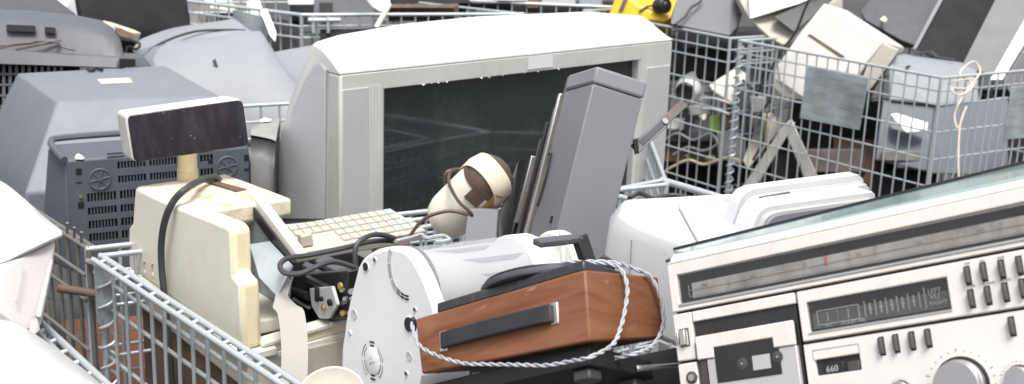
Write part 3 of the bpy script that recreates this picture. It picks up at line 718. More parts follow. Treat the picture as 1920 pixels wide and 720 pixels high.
# plate details
rc = q0(699, 676); ry = abs(q0(699, 640).z - rc.z); 
for r_, n_ in ((1.0, 6), (.80, 6)):
    for k in range(n_):
        a = math.pi / 2 + k * 2 * math.pi / n_; big = k % 3 == 0
        arcs(rc, ry * (r_ - (.07 if big else .03)), ry * r_, a - (.22 if big else .42), a + (.22 if big else .42)).ob('vent_slot', 'pit' if big else 'silver_dark', dr)
G().lathe(rc + Vector((.0005, 0, 0)), (-1, 0, 0), [(ry * .72, 0), (ry * .72, .0015), (ry * .68, .002)], 32).ob('ring_boss', 'white', dr)
for k in range(3):
    a = 1.2 + k * 2.1; p = rc + Vector((-.002, math.cos(a) * ry * .1, math.sin(a) * ry * .1)); G().tube([p, p + Vector((0, math.cos(a) * ry * .14, math.sin(a) * ry * .14))], .0012, 5).ob('boss_mark', 'silver_dark', dr)
hc = q0(762, 500); hr = (q0(762, 562) - hc).length
for r_, s0 in ((1.0, 0), (.90, .1)):
    for k, (a0, a1, mt) in enumerate(((28, 4, 'silver_plastic'), (0, -26, 'silver_dark'), (-30, -52, 'silver_dark'), (-55, -66, 'darkgrey'), (-69, -80, 'pit'), (-83, -95, 'pit'))):
        arcs(hc, hr * (r_ - .045), hr * r_, R(a0), R(a1)).ob('vent_slot', mt, dr)
for (u, v, r_, mt) in ((687, 500, .0062, 'black'), (704, 487, .0028, 'darkgrey'), (768, 608, .010, 'black'), (763, 700, .003, 'darkgrey'), (657, 624, .0032, 'silver_plastic'), (779, 580, .0028, 'darkgrey')):
    p = q0(u, v); G().lathe(p + Vector((.0004, 0, 0)), (-1, 0, 0), [(r_ * 1.25, 0), (r_ * 1.2, .0014), (r_, .0016)], 18).ob('screw_collar', 'white', dr); G().cyl(p + Vector((-.0012, 0, 0)), p + Vector((-.0024, 0, 0)), r_, 16).ob('screw', mt, dr)
for (u, v, r_) in ((664, 590, .0075), (767, 668, .0065)):
    p = q0(u, v); G().lathe(p + Vector((.0003, 0, 0)), (-1, 0, 0), [(r_ * 1.1, 0), (r_ * 1.05, .0012), (r_ * .9, .0012), (r_ * .3, .0004)], 20).ob('dimple', 'silver_light', dr, ang=60)
p = q0(662, 700); 

# cream bowl at the lower edge
bo = P(622, 742, 1.62); bx = (CAM - bo).normalized() * .55 + Vector((-.10, -.1, .75)); bx.normalize()
br_ = 60 * 1.62 / FPX
bw = thing('bowl', 'round cream bowl lying open below the white drum machine', 'bowl', Matrix.Translation(bo))
G().lathe(-bx * .02, bx, [(br_ * .55, -.035), (br_ * .85, -.015), (br_ * 1.03, .02), (br_ * 1.05, .024), (br_, .024), (br_ * .96, .02), (br_ * .8, -.008), (br_ * .5, -.028)], 48).ob('bowl_shell', 'cream_light', bw, ang=60)

# ------------------------------------------------------------------ wooden record player
Mq, _w, _h = box2((1097, 505), 1.42, (778, 598), 1.58, (1107, 640))
# x runs from the near corner to the left along the handle side, y into the yard, z up
Mp = Mq.copy(); Mp.col[0] = Mq.col[0]; Mp.col[1] = -Mq.col[1]; Mp.col[2] = -Mq.col[2]
def pf(u, v, y=0): return lp(Mp, u, v, 1, y)
def ps_(u, v, x=0): return lp(Mp, u, v, 0, x)
PX, PZ = pf(778, 598).x, pf(1107, 640).z; PY = ps_(1235, 519).y; sg = 1 if PZ > 0 else -1
print('player', PX, PY, PZ, Mp.to_3x3() @ Vector((0, 0, 1)), Mp.to_3x3() @ Vector((0, 1, 0)), pf(790, 702), ps_(1250, 635))
pb_ = thing('record_player', 'portable record player in a reddish wooden case with a black handle', 'record player', Mp)
def pz(z): return z * sg
k1_, k2_, k3_ = pf(778, 598), pf(790, 702), ps_(1235, 519); k4_ = ps_(1250, 635)
fr4 = [Vector((0, 0, 0)), Vector((0, 0, PZ)), k1_, k2_]; rt = [Vector((0, k3_.y, k3_.z)), Vector((0, k3_.y, k4_.z))]
G().hull(fr4 + rt + [Vector((k1_.x, k3_.y, k1_.z + k3_.z)), Vector((k2_.x, k3_.y, k2_.z + k4_.z - PZ))]).ob('wooden_case', 'wood', pb_, bevel=.003)
G().box(.012, PX - .012, .012, PY - .012, PZ, PZ + pz(.022)).ob('shaded_base', 'pit', pb_, bevel=.002)  # near-black base that paints in the shadow beneath the case
for fx_, fy in ((.03, .03), (PX - .03, .03), (.03, PY - .03)):
    G().box(fx_ - .012, fx_ + .012, fy - .012, fy + .012, PZ + pz(.022), PZ + pz(.036)).ob('rubber_foot', 'rubber', pb_, bevel=.003)
G().box(.004, PX * .875, .004, PY - .004, pz(-.014), 0).ob('deck', 'blackdeck', pb_, bevel=.003)
dk_o = Vector((PX * .42, PY * .52, pz(-.014))); prr = min(PX, PY * 1.3) * .44
G().lathe(dk_o, (0, 0, -sg), [(prr * .98, 0), (prr, .002), (prr, .006), (prr * .97, .0075)], 64).ob('platter', 'darkgrey', pb_, ang=40)
G().lathe(dk_o + Vector((0, 0, pz(-.0076))), (0, 0, -sg), [(prr * .95, 0), (prr * .95, .0035), (prr * .9, .004), (prr * .3, .003), (prr * .29, .004)], 64).ob('platter_mat', 'black', pb_, ang=40)
# handle on the front
hl, hr_ = pf(832, 640), pf(1040, 588)
hz = (hl.z + hr_.z) / 2; hh = abs(pf(935, 598).z - pf(937, 630).z) * .5
for p in (hl, hr_):
    G().box(p.x - .006, p.x + .006, -.0018, .001, p.z - hh * 1.25, p.z + hh * 1.25).ob('handle_plate', 'steel', pb_, bevel=.003)
c0, c1 = min(hl.x, hr_.x), max(hl.x, hr_.x)
secs = []
for k in range(13):
    t = k / 12; x = c0 + (c1 - c0) * t; y = -.003 - .004 * math.sin(math.pi * t) ** .5; zz = hl.z + (hr_.z - hl.z) * ((x - hl.x) / (hr_.x - hl.x))
    secs.append([Vector((x, y - .004, zz - hh)), Vector((x, y - .004, zz + hh)), Vector((x, y + .003, zz + hh)), Vector((x, y + .003, zz - hh))])
G().loft(secs).ob('handle', 'strap', pb_, bevel=.0018)
# lid arm standing behind
a0, a1, a2 = P(1006, 456, 1.62), P(1086, 447, 1.66), P(1104, 492, 1.66)
br = thing('bracket', 'dark metal elbow bracket sticking up behind the record player', 'bracket', Matrix.Translation(a1))
def pipe(a, b, w_, h_, name, mat, par, o):
    a, b = a - o, b - o; d = (b - a).normalized(); s_ = d.cross(UP).normalized() * w_; u_ = s_.cross(d).normalized() * h_
    return G().loft([[q + s_ + u_, q - s_ + u_, q - s_ - u_, q + s_ - u_] for q in (a, b)]).ob(name, mat, par, bevel=.002)
pipe(a0, a1, .009, .0045, 'bracket_arm', 'darkgrey', br, a1); pipe(a1 + Vector((0, 0, .003)), P(1112, 520, 1.66), .012, .006, 'bracket_arm', 'black', br, a1)
solo('rod', 'short white rod standing behind the dark elbow bracket', 'rod', G().cyl(P(1054, 432, 1.7), P(1058, 520, 1.7), .0045, 12), 'white')
hullthing('switch_block', 'small black block behind the record player, left of the white printer', 'switch', [(u, v, d) for u, v in ((1122, 484), (1134, 478), (1158, 492), (1150, 510), (1124, 505)) for d in (1.6, 1.66)], 'black', bevel=.002)
# twisted cord: a path that hugs the case, drawn as two strands
def onf(u, v, off=-.012): return Mp @ pf(u, v, off)
def ons(u, v, off=-.012): return Mp @ ps_(u, v, off)
def ont(u, v, off=.02): return Mp @ lp(Mp, u, v, 2, pz(-off))
pathA = [onf(772, 606, -.008), onf(776, 622), onf(785, 646), onf(818, 666), onf(869, 681), onf(916, 683), onf(974, 684), onf(1024, 685), onf(1071, 677), onf(1108, 669, -.014), ons(1149, 646, -.016), ons(1165, 611), ons(1174, 568), ons(1176, 537), ons(1168, 511, -.006), P(1149, 496, 1.47), P(1110, 493, 1.49), P(1071, 491, 1.5), P(1032, 500, 1.5), P(986, 513, 1.5)]
pathB = [P(1000, 512, 1.49), P(1060, 495, 1.52), P(1120, 490, 1.52), P(1160, 494, 1.52), P(1190, 504, 1.5), ons(1219, 519, -.006), ons(1237, 553), ons(1244, 588), ons(1241, 619), ons(1222, 650), ons(1188, 664), P(1129, 676, 1.45), P(1071, 686, 1.46), P(1013, 694, 1.48), P(962, 708, 1.5), P(927, 722, 1.5), P(880, 760, 1.5)]
def twisted(g, pts, r, lay):
    pth = smoothpath(pts, 14)
    ds = [0]
    for i in range(1, len(pth)): ds.append(ds[-1] + (pth[i] - pth[i - 1]).length)
    L = ds[-1]; n = int(L / lay * 10); res = []
    xs = np.linspace(0, L, n); P3 = np.array([list(p) for p in pth]); cur = np.stack([np.interp(xs, ds, P3[:, k]) for k in range(3)], 1)
    a = Vector((0, 0, 1)); A_, B_ = [], []
    for i in range(n):
        t = Vector(cur[min(i + 1, n - 1)] - cur[max(i - 1, 0)]).normalized(); a = a - t * a.dot(t); a = a.normalized() if a.length > 1e-5 else t.orthogonal().normalized(); b = t.cross(a)
        ph = xs[i] / lay * 2 * math.pi; o = (a * math.cos(ph) + b * math.sin(ph)) * r
        A_.append(Vector(cur[i]) + o); B_.append(Vector(cur[i]) - o)
    g.tube(A_, r * 1.02, 7); g.tube(B_, r * 1.02, 7); return g
g = twisted(twisted(G(), pathA, .0014, .027), pathB, .0014, .027)
solo('twisted_cord', 'twisted white power cord looped round the wooden record player', 'cord', g, 'cordwhite', ang=80)
hullthing('plug', 'small black plug at the left end of the twisted white cord', 'plug', [(u, v, d) for u, v in ((766, 598), (776, 592), (783, 604), (780, 622), (770, 622)) for d in (1.62, 1.65)], 'black', bevel=.003)

# ------------------------------------------------------------------ silver stereo with cassette deck
Ms, SW, SH = box2((1250, 492), 1.45, (1920, 345), 1.20, (1275, 720))
st = thing('stereo_receiver', 'tilted silver stereo receiver with a cassette deck, tuner dial and knobs', 'stereo', Ms)
def f(u, v, y=0): return lp(Ms, u, v, 1, y)
WX = f(1920, 345).x + .22; ZB_ = -.24
zs1 = (f(1251, 592).z + f(1600, 524).z + f(1920, 462).z) / 3
zs2 = (f(1504, 645).z + f(1820, 593).z + f(1920, 577).z) / 3
zs3 = (f(1267, 683).z + f(1310, 673).z) / 2
xc, xd2 = f(1303, 640).x, (f(1494, 575).x + f(1512, 712).x) / 2
print('stereo', SW, SH, WX, 'seams', zs1, zs2, zs3, [f(1251, 592).z, f(1600, 524).z, f(1920, 462).z], [f(1504, 645).z, f(1820, 593).z, f(1920, 577).z], 'xd', f(1494, 575).x, f(1512, 712).x, 'up', Ms.to_3x3() @ Vector((0, 0, 1)))
gap = .0016; FT = .007
G().box(.002, WX - .002, FT, .30, ZB_ + .002, -.003).ob('chassis', 'black', st)
G().box(0, WX, .0008, .30, -.0028, 0).ob('top_cover', 'alu', st, bevel=.001)
# tuner panel and window
wa, wb = f(1265, 521), f(1278, 573); wz1 = (wa.z + f(1600, 440).z) / 2; wz0 = (wb.z + f(1920, 440).z) / 2; wx0 = (wa.x + wb.x) / 2
print('window', wa.z, f(1560, 452).z, f(1920, 371).z, wb.z, f(1560, 515).z, f(1920, 440).z)
G().frame(0, WX, zs1 + gap, -.003, wx0, WX - .02, wz0, wz1, 0, FT).ob('tuner_panel', 'alu', st, bevel=.0012)
G().box(wx0, WX - .02, .0052, .0068, wz0, wz1).ob('tuner_backing', 'lens', st)
zm = wz0 + (wz1 - wz0) * .64
G().box(wx0 + .016, WX - .03, .0040, .0051, wz0 + .004, zm).ob('dial_strip', 'dial', st)
G().box(wx0 - .001, WX - .019, -.0012, .002, wz0 - .0035, wz0 - .0002).ob('window_sill', 'steel', st, bevel=.0008)
G().box(wx0, WX - .02, .0010, .0018, wz0 + .0004, wz1 - .0004).ob('tuner_window', 'lenscover', st)
g = G(); h_ = zm - wz0
n_ = 46
for k in range(n_):
    x = wx0 + .012 + (WX - wx0 - .05) * k / n_; tall = k % 4 == 0
    g.box(x, x + .0006, .0032, .0036, wz0 + h_ * (.25 if tall else .5), wz0 + h_ * (.9 if tall else .68))
for zz in (.28, .62): g.box(wx0 + .012, WX - .04, .0032, .0036, wz0 + h_ * zz, wz0 + h_ * zz + .0005)
o_ = g.ob('dial_scale', 'print', st, smooth=False); o_['kind'] = 'stuff'
words = ['FM', '88', '92', '96', '100', '104', '108 MHz']
for k, s_ in enumerate(words):
    x = wx0 + .03 + k * .062; text('dial_figure', s_, Matrix.Translation((x, .0031, wz0 + h_ * .70)) @ Matrix.Rotation(R(90), 4, 'X'), .0058, 'print', st)
px_ = f(1548, 494); G().box(px_.x - .0009, px_.x + .0009, .0022, .0030, wz0 + h_ * .55, wz0 + h_ * .98).ob('dial_pointer', 'red', st)
# left column, jack panel
G().box(0, xc - gap, 0, FT, zs3 + gap, zs1 - gap).ob('switch_panel', 'alu', st, bevel=.0012)
G().box(0, xc - gap, 0, FT, ZB_, zs3 - gap).ob('jack_panel', 'alu', st, bevel=.0012)
p = f(1284, 633); G().frame(p.x - .006, p.x + .006, p.z - .010, p.z + .010, p.x - .0048, p.x + .0048, p.z - .0088, p.z + .0088, -.001, .0005).ob('switch_frame', 'buttons', st)
G().box(p.x - .0046, p.x + .0030, -.005, .0005, p.z - .0085, p.z + .0085).ob('eject_button', 'steel', st, bevel=.001)
G().box(p.x - .0095, p.x - .0065, -.003, .0005, p.z - .006, p.z + .006).ob('switch_tab', 'steel', st, bevel=.001)
p = f(1298, 708); G().lathe(p + Vector((0, .0003, 0)), (0, -1, 0), [(.0068, 0), (.0068, .002), (.0045, .003), (.0042, .001)], 24).ob('jack_socket', 'buttons', st, ang=60); G().lathe(p + Vector((0, .0, 0)), (0, -1, 0), [(.0040, 0), (.0040, .0026), (.0024, .0026)], 20).ob('jack_ring', 'steel', st)
# cassette bay
bz = f(1400, 586).z
G().box(xc, xd2 - gap, 0, FT, (f(1302, 602).z + f(1490, 570).z) / 2, zs1 - gap).ob('bay_strip', 'alu', st, bevel=.001)
bt = (f(1302, 602).z + f(1490, 570).z) / 2
G().box(xc, xd2 - gap * 1.5, .003, FT, ZB_, bt - .0003).ob('bay_backing', 'neutral_dark', st)
d0_, d1_ = f(1304, 632), f(1490, 601); dz1 = (d0_.z + d1_.z) / 2
dx0, dx1 = d0_.x + .002, xd2 - .005
k0, k1 = f(1341, 651), f(1459, 633); kz = (k0.z + k1.z) / 2
n0, n1 = f(1310, 676), f(1497, 646)
dl = (n0.z + n1.z) / 2
kx0, kx1 = k0.x, (k1.x + f(1470, 680).x) / 2
G().prism([Vector(q) for q in ((dx0, 0, dz1), (dx1, 0, dz1), (dx1, 0, dl), (kx1 - .006, 0, dl), (kx1 - .006, 0, kz), (kx0, 0, kz), (kx0, 0, dl), (dx0, 0, dl))], (0, -.005, 0)).ob('door_top', 'alu', st, bevel=.0012)
G().box(dx0 + .011, dx1, -.0032, .003, ZB_, dl - .0004).ob('door_plate', 'alu_grey', st, bevel=.001)
G().box(dx0 + .001, dx0 + .0095, -.002, .003, ZB_, dl - .0004).ob('door_edge', 'buttons', st)
kb0 = f(1352, 718).z
G().box(kx0 + .0002, kx1, -.0042, -.0030, kb0, kz - .0003).ob('cassette_window', 'neutral_dark', st, bevel=.0006)
e0, e1 = f(1414, 668), f(1450, 690); G().box(e0.x, e1.x, -.0048, -.0040, min(e1.z, e0.z), max(e0.z, e1.z)).ob('window_label', 'alu_grey', st)
for u, v in ((1392, 682), (1458, 669)):
    p = f(u, v, -.004); G().lathe(p, (0, -1, 0), [(.0062, 0), (.0062, .0004), (.0055, .0006)], 24).ob('spool_hub', 'buttons', st); G().cyl(p, p + Vector((0, -.0016, 0)), .0012, 8).ob('spool_pin', 'steel', st)
# meter panel
m0, m1, m2_, m3 = f(1509, 571), f(1773, 516), f(1784, 577), f(1521, 625)
mx0, mx1, mz1, mz0 = (m0.x + m3.x) / 2, (m1.x + m2_.x) / 2, (m0.z + m1.z) / 2, (m2_.z + m3.z) / 2
print('meter', m0, m1, m2_, m3)
G().frame(xd2 + gap, WX, zs2 + gap, zs1 - gap, mx0, mx1, mz0, mz1, 0, FT).ob('meter_panel', 'alu', st, bevel=.0012)
G().box(mx0, mx1, .0050, .0066, mz0, mz1).ob('meter_backing', 'lens', st)
G().box(mx0 + .003, mx1, .0044, .0049, mz0 + .003, mz0 + (mz1 - mz0) * .62).ob('meter_face', 'meterface', st)
G().box(mx0 - .001, mx1 + .001, -.001, .002, mz0 - .002, mz0 - .0002).ob('meter_sill', 'steel', st)
G().box(mx0, mx1, .0010, .0016, mz0 + .0003, mz1 - .0003).ob('meter_window', 'lenscover', st)
mw, mh = mx1 - mx0, mz1 - mz0
def mp_(a, b, y=.0036): return Vector((mx0 + mw * a, y, mz0 + mh * b))
g = G()
def line(a0, b0, a1, b1, t=.00045):
    p, q = mp_(a0, b0), mp_(a1, b1); g.box(p.x - t, q.x + t, .0036, .0040, p.z - t, q.z + t)
for a0, a1 in ((.06, .21), (.21, .365)):
    line(a0, .2, a0, .66); line(a0, .66, a1, .66); line(a1, .2, a1, .66); line(a0, .2, a1, .2)
    line((a0 + a1) / 2, .3, (a0 + a1) / 2, .56)
for k in range(6):
    a = .41 + k * .0765; line(a, .22, a, .70)
for k in range(5):
    a = .448 + k * .0765; line(a, .3, a, .62, .0007); line(a - .012, .46, a + .012, .46)
line(.83, .16, .83, .82)
o_ = g.ob('meter_scale', 'print', st, smooth=False); o_['kind'] = 'stuff'
for s_, a, b, sz in (('LEFT', .855, .60, .0066), ('VU', .862, .40, .0078), ('RIGHT', .855, .21, .0062), ('REC', .11, .09, .005), ('DOLBY NR', .225, .08, .0055)):
    text('meter_lettering', s_, Matrix.Translation(mp_(a, b, .0034)) @ Matrix.Rotation(R(90), 4, 'X'), sz, 'print', st)
# lower right panel with counter, knobs and buttons
c0_, c1_ = f(1527, 677), f(1615, 694); cz1 = (f(1527, 677).z + f(1611, 661).z) / 2; cz0 = (f(1532, 706).z + f(1616, 692).z) / 2
G().frame(xd2 + gap, WX, ZB_, zs2 - gap, c0_.x, c1_.x, cz0, cz1, 0, FT).ob('control_panel', 'alu', st, bevel=.0012)
G().box(c0_.x, c1_.x, .0045, .0066, cz0, cz1).ob('counter_well', 'neutral_dark', st)
cp = f(1563, 690, .003); G().box(cp.x - .011, cp.x + .012, .0022, .0044, cp.z - .005, cp.z + .0055).ob('counter_drum', 'black', st, bevel=.001)
text('counter_figure', '660', Matrix.Translation((cp.x - .0080, .0019, cp.z - .0036)) @ Matrix.Rotation(R(90), 4, 'X'), .0092, 'print', st)
cp = f(1603, 686, .003); G().box(cp.x - .007, cp.x + .006, .0005, .0044, cp.z - .005, cp.z + .005).ob('reset_button', 'buttons', st, bevel=.001)
g = G(); q0_, q1_ = f(1523, 658), f(1609, 645); zq_ = (q0_.z + q1_.z) / 2
for a in ((q0_.x, q1_.x, zq_, zq_ + .0006), (q0_.x, q0_.x + .0006, cz1, zq_), (q1_.x, q1_.x + .0006, cz1, zq_)): g.box(a[0], a[1], -.0004, .0002, a[2], a[3])
g.ob('counter_outline', 'printgrey', st, smooth=False)
bt_ = None
def button(u, v, w_, h_):
    global bt_
    p = f(u, v)
    if bt_ is None:
        bt_ = G().hull([Vector(q) for q in [(sx * .0022, .0005, sz * .0082) for sx in (-1, 1) for sz in (-1, 1)] + [(sx * .0018, -.006, sz * .0074) for sx in (-1, 1) for sz in (-1, 1)]]).ob('push_button', 'buttons', st, bevel=.0006); bt_.location = (p.x, 0, p.z)
        sl0 = G().box(-.0030, .0030, -.0002, .0006, -.0094, .0094).ob('button_slot', 'pit', st); sl0.location = (p.x, 0, p.z); button.slot = sl0
    else:
        dup(bt_, st, (p.x, 0, p.z)); dup(button.slot, st, (p.x, 0, p.z))
for u, v in ((1815, 517), (1845, 510), (1879, 505), (1912, 498), (1822, 560), (1853, 554), (1886, 548), (1918, 541), (1654, 649), (1681, 644), (1711, 639), (1741, 634), (1898, 612)): button(u, v, 11, 30)
for (u, v), s_ in zip(((1809, 497), (1838, 493), (1870, 486), (1815, 540), (1842, 535), (1875, 529)), ('AM', 'FM', 'AUX', 'TAPE', 'PHONO', 'MONO')):
    p = f(u, v); text('button_lettering', s_, Matrix.Translation((p.x, -.0003, p.z)) @ Matrix.Rotation(R(90), 4, 'X'), .0034, 'printgrey', st)
def knob(u, v, r, h):
    p = f(u, v)
    G().lathe(p + Vector((0, .0002, 0)), (0, -1, 0), [(r * 1.22, 0), (r * 1.18, .0012)], 48).ob('knob_well', 'black', st)
    G().lathe(p + Vector((0, -.0012, 0)), (0, -1, 0), [(r * 1.06, 0), (r * 1.06, h * .45), (r * 1.0, h * .5), (r * .98, h * .92), (r * .93, h), (r * .2, h * 1.0)], 64).ob('knob', 'knob', st, ang=30)
    g = G()
    for k in range(21):
        a = R(-45 + 270 * k / 20); c, s_ = math.cos(a), math.sin(a); q = Vector((p.x + c * r * 1.42, -.0004, p.z + s_ * r * 1.42)); t = Vector((c, 0, s_)) * (r * (.14 if k % 5 == 0 else .06))
        g.tube([q, q + t], .0005, 4)
    o_ = g.ob('knob_scale', 'printgrey', st); o_['kind'] = 'stuff'
knob(1803, 722, .0225, .014); knob(1912, 712, .0115, .010); knob(1690, 730, .0075, .008)
# glass sheet lying on the top cover
rb_ = [f(1256, 488, .004), f(1990, 330, .004), f(1262, 477, .014), f(1990, 319, .014)]
G().hull([p + Vector((0, 0, z)) for p in rb_ for z in (-.02, 0)]).ob('top_rib', 'alu', st, bevel=.001)
G2 = thing('glass_sheet', 'green tinted glass sheet with a dark rim lying askew on top of the silver stereo', 'glass', Ms)
gn = [f(1282, 479, .012), f(1990, 322, .012)]; gf = [f(1262, 475, .16), f(1990, 297, .16)]
gt = Vector((0, .0005, .004))
G().hull([p + t for p in gn + gf for t in (Vector(), gt)]).ob('pane', 'teal', G2, bevel=.0006)
gr = [p + Vector((0, .0005, 0)) for p in gf]
G().hull([p + Vector((0, y, z)) for p in gr for y in (0, .006) for z in (.0005, .0075)]).ob('dark_rim', 'black', G2, bevel=.001)
hullthing('foot', 'tiny black rubber foot at the upper left corner of the stereo', 'rubber foot', [(u, v, d) for u, v in ((1247, 488), (1254, 484), (1262, 487), (1260, 493), (1250, 494)) for d in (1.47, 1.49)], 'rubber', bevel=.001)

# ------------------------------------------------------------------ tilted grey case
Mc, Lc, xcs = box3((1120, 124), 2.25, (1213, 154), (1068, 140), (1052, 400), (1.03, 1.02, .98))
print('case', Lc, xcs, Mc.to_3x3() @ Vector((0, 0, 1)))
CX, CY, CZ = Lc[0], abs(Lc[1]), Lc[2] * 1.32; s_ = 1 if Lc[2] > 0 else -1
ca = thing('computer_case', 'tall grey metal case leaning against the silver television screen', 'case', Mc)
G().box(0, CX, 0, CY, .040 * s_ * .8, CZ).ob('case_body', 'slabgrey', ca, bevel=.0025)
G().box(-.0015, CX + .0015, -.0015, CY + .0015, 0, .0305 * s_).ob('top_bezel', 'slabedge', ca, bevel=.005, seg=3)
y1 = CY
for k, (th, dy, z0, z1, mat_, nm, x0) in enumerate(((.010, .0015, .012, 1, 'dustbrown', 'side_panel', .0), (.010, .016, .10, .98, 'steel', 'panel_edge', -.004), (.040, .030, .16, .97, 'dustbrown', 'side_panel', .008), (.012, .074, .24, .97, 'black', 'dark_layer', .004), (.030, .090, .32, .95, 'dustbrown', 'side_panel', .012), (.006, .124, .42, .8, 'steel', 'panel_edge', .006), (.030, .132, .5, .95, 'black', 'dark_layer', .010))):  # black layers fill the dark gaps beside the panels
    G().box(x0, CX * .9, CY + dy, CY + dy + th, CZ * z0, CZ * z1).ob(nm, mat_, ca, bevel=.001)
p = lp(Mc, 1045, 288, 0, 0)
G().tube(smoothpath([Vector((-.003, CY - .002, p.z)), Vector((-.005, CY - .018, p.z - .0 * s_)), Vector((-.004, CY - .020, p.z + .012 * s_)), Vector((-.004, CY - .022, p.z + .05 * s_)), Vector((-.004, CY - .014, p.z + .10 * s_))], 6), .0022, 6).ob('spring_clip', 'black', ca)
p = lp(Mc, 1035, 412, 0, 0); G().box(p.x - .003, .002, p.y - .003, p.y + .002, p.z - .006, p.z + .006).ob('slot', 'pit', ca)
h0, h1 = P(1190, 280, 2.33), P(1282, 194, 2.42)
mi = Mc.inverted(); a, b = mi @ h0, mi @ h1
dd_ = (b - a).normalized(); ss_ = dd_.cross(mi.to_3x3() @ (CAM - h0)).normalized(); tt_ = ss_.cross(dd_)
def flat(p, q, w_, t_, nm, mt): G().loft([[z + ss_ * w_ + tt_ * t_, z - ss_ * w_ + tt_ * t_, z - ss_ * w_ - tt_ * t_, z + ss_ * w_ - tt_ * t_] for z in (p, q)]).ob(nm, mt, ca, bevel=.0015)
flat(a, a.lerp(b, .6), .0105, .004, 'hinge_arm', 'slabgrey'); flat(a.lerp(b, .1), a.lerp(b, .58), .006, .0055, 'hinge_groove', 'darkgrey'); flat(a.lerp(b, .55), b, .0085, .0045, 'hinge_arm', 'dustbrown')
q = a.lerp(b, .57); G().cyl(q - tt_ * .003, q + tt_ * .009, .006, 14).ob('hinge_pin', 'steel', ca)
G().hull([mi @ P(u, v, d) for u, v in ((1186, 262), (1196, 258), (1198, 280), (1190, 292)) for d in (2.30, 2.34)]).ob('hinge_block', 'black', ca, bevel=.002)

# ------------------------------------------------------------------ cream cylinder with brown cap
e0_, e1_ = P(846, 402, 2.44), P(917, 334, 2.385)
ax = (e1_ - e0_).normalized(); rr = 47 * 2.43 / FPX; LL = (e1_ - e0_).length
cyl_ = thing('capacitor', 'cream cylinder with a brown taped end cap in front of the television screen', 'canister', Matrix.Translation(e0_))
side_v = ax.cross(UP).normalized()
G().lathe((0, 0, 0), ax, [(rr * .2, -.036), (rr * .6, -.033), (rr * .88, -.02), (rr * .99, 0), (rr, .02), (rr, LL - .012)], 40).ob('canister', 'cream', cyl_, ang=50)
G().lathe(ax * (LL - .013), ax, [(rr * .985, 0), (rr * .98, .012), (rr * .93, .026), (rr * .8, .038), (rr * .55, .047), (rr * .2, .051)], 40).ob('end_cap', 'browncap', cyl_, ang=50)
toc = (CAM - e1_).normalized(); uu = (UP - ax * UP.dot(ax)).normalized(); vv = ax.cross(uu)
vc = toc - ax * toc.dot(ax); vc = (vc - uu * vc.dot(uu)).normalized()
axb = (ax * math.cos(R(34)) + vc * math.sin(R(34))).normalized(); wv = uu.cross(axb).normalized(); secs = []
for k in range(21):
    th_ = R(-98 + 196 * k / 20); D_ = axb * math.cos(th_) + uu * math.sin(th_); row = []
    for w_, e_ in ((-.019, .0012), (0, .0012), (.019, .0012), (.019, .0034), (0, .0036), (-.019, .0034)):
        q = D_ * rr + wv * w_; al_ = q.dot(ax); pr_v = q - ax * al_
        s_ = 1 / ((max(al_, 0) / .0522) ** 2.5 + (pr_v.length / (rr * 1.015)) ** 2.5) ** .4
        q = q * s_; row.append(ax * (LL - .013) + q + q.normalized() * e_)
    secs.append(row)
G().loft(secs).ob('tape_band', 'tape', cyl_, bevel=.0006)
def arcband(a0, a1, h0_, h1_, r_, name, mat):
    sec = []
    for k in range(13):
        a = a0 + (a1 - a0) * k / 12; d_ = uu * math.cos(a) + vv * math.sin(a)
        sec.append([d_ * r_ + ax * h0_, d_ * r_ + ax * h1_, d_ * (r_ + .002) + ax * h1_, d_ * (r_ + .002) + ax * h0_])
    G().loft(sec).ob(name, mat, cyl_)
av = math.atan2(toc.dot(vv), toc.dot(uu))
arcband(math.pi - .75, math.pi + .75, LL - .05, LL + .008, rr * 1.003, 'amber_tape', 'amber')
arcband(av - .15, av + .5, LL - .038, LL - .002, rr * 1.006, 'cap_flap', 'browncap')
arcband(av - 1.3, av + 1.3, LL - .014, LL - .004, rr * .999, 'cap_rim', 'browncap')
def wr(a, h_, k=1.04): return e0_ + (uu * math.cos(a) + vv * math.sin(a)) * rr * k + ax * h_
lp_ = [P(768, 443, 2.33), P(785, 420, 2.33), P(805, 405, 2.33), P(838, 396, 2.33), P(862, 398, 2.33), P(884, 405, 2.33), P(880, 396, 2.325), P(862, 380, 2.325), P(848, 358, 2.34), P(841, 338, 2.38), P(846, 321, 2.43), P(862, 318, 2.46), P(850, 318, 2.50), P(834, 330, 2.50), P(838, 380, 2.52)]
solo('brown_cord', 'thin brown cord wound round the cream cylinder', 'cord', G().tube(smoothpath(lp_, 8), .0032, 8), 'cordbrown')
Mbx, Lbx, _x = box3((874, 392), 2.34, (935, 394), (884, 389), (874, 452), (1.01, 1.04, 1.0))
hullthing('junction_box', 'small flat grey box standing under the cream cylinder', 'box', [(878, 391, 2.33), (934, 394, 2.34), (929, 470, 2.32), (868, 470, 2.31), (886, 388, 2.37), (942, 391, 2.38), (938, 470, 2.37), (877, 470, 2.35)], 'slabgrey', bevel=.0015)
hullthing('dark_bracket', 'black splintered casing strip between cylinder and leaning grey case', 'casing', [(936, 400, 2.36), (950, 378, 2.38), (972, 300, 2.42), (985, 296, 2.44), (966, 400, 2.38), (955, 460, 2.34), (934, 460, 2.34)], 'black', bevel=.002)

# ------------------------------------------------------------------ white printer
pr_ = thing('printer', 'white desktop printer with raised paper cover behind the silver stereo', 'printer', Matrix.Translation(P(1300, 480, 1.9)))
po = pr_.location.copy()
def W_(u, v, d): return P(u, v, d) - po
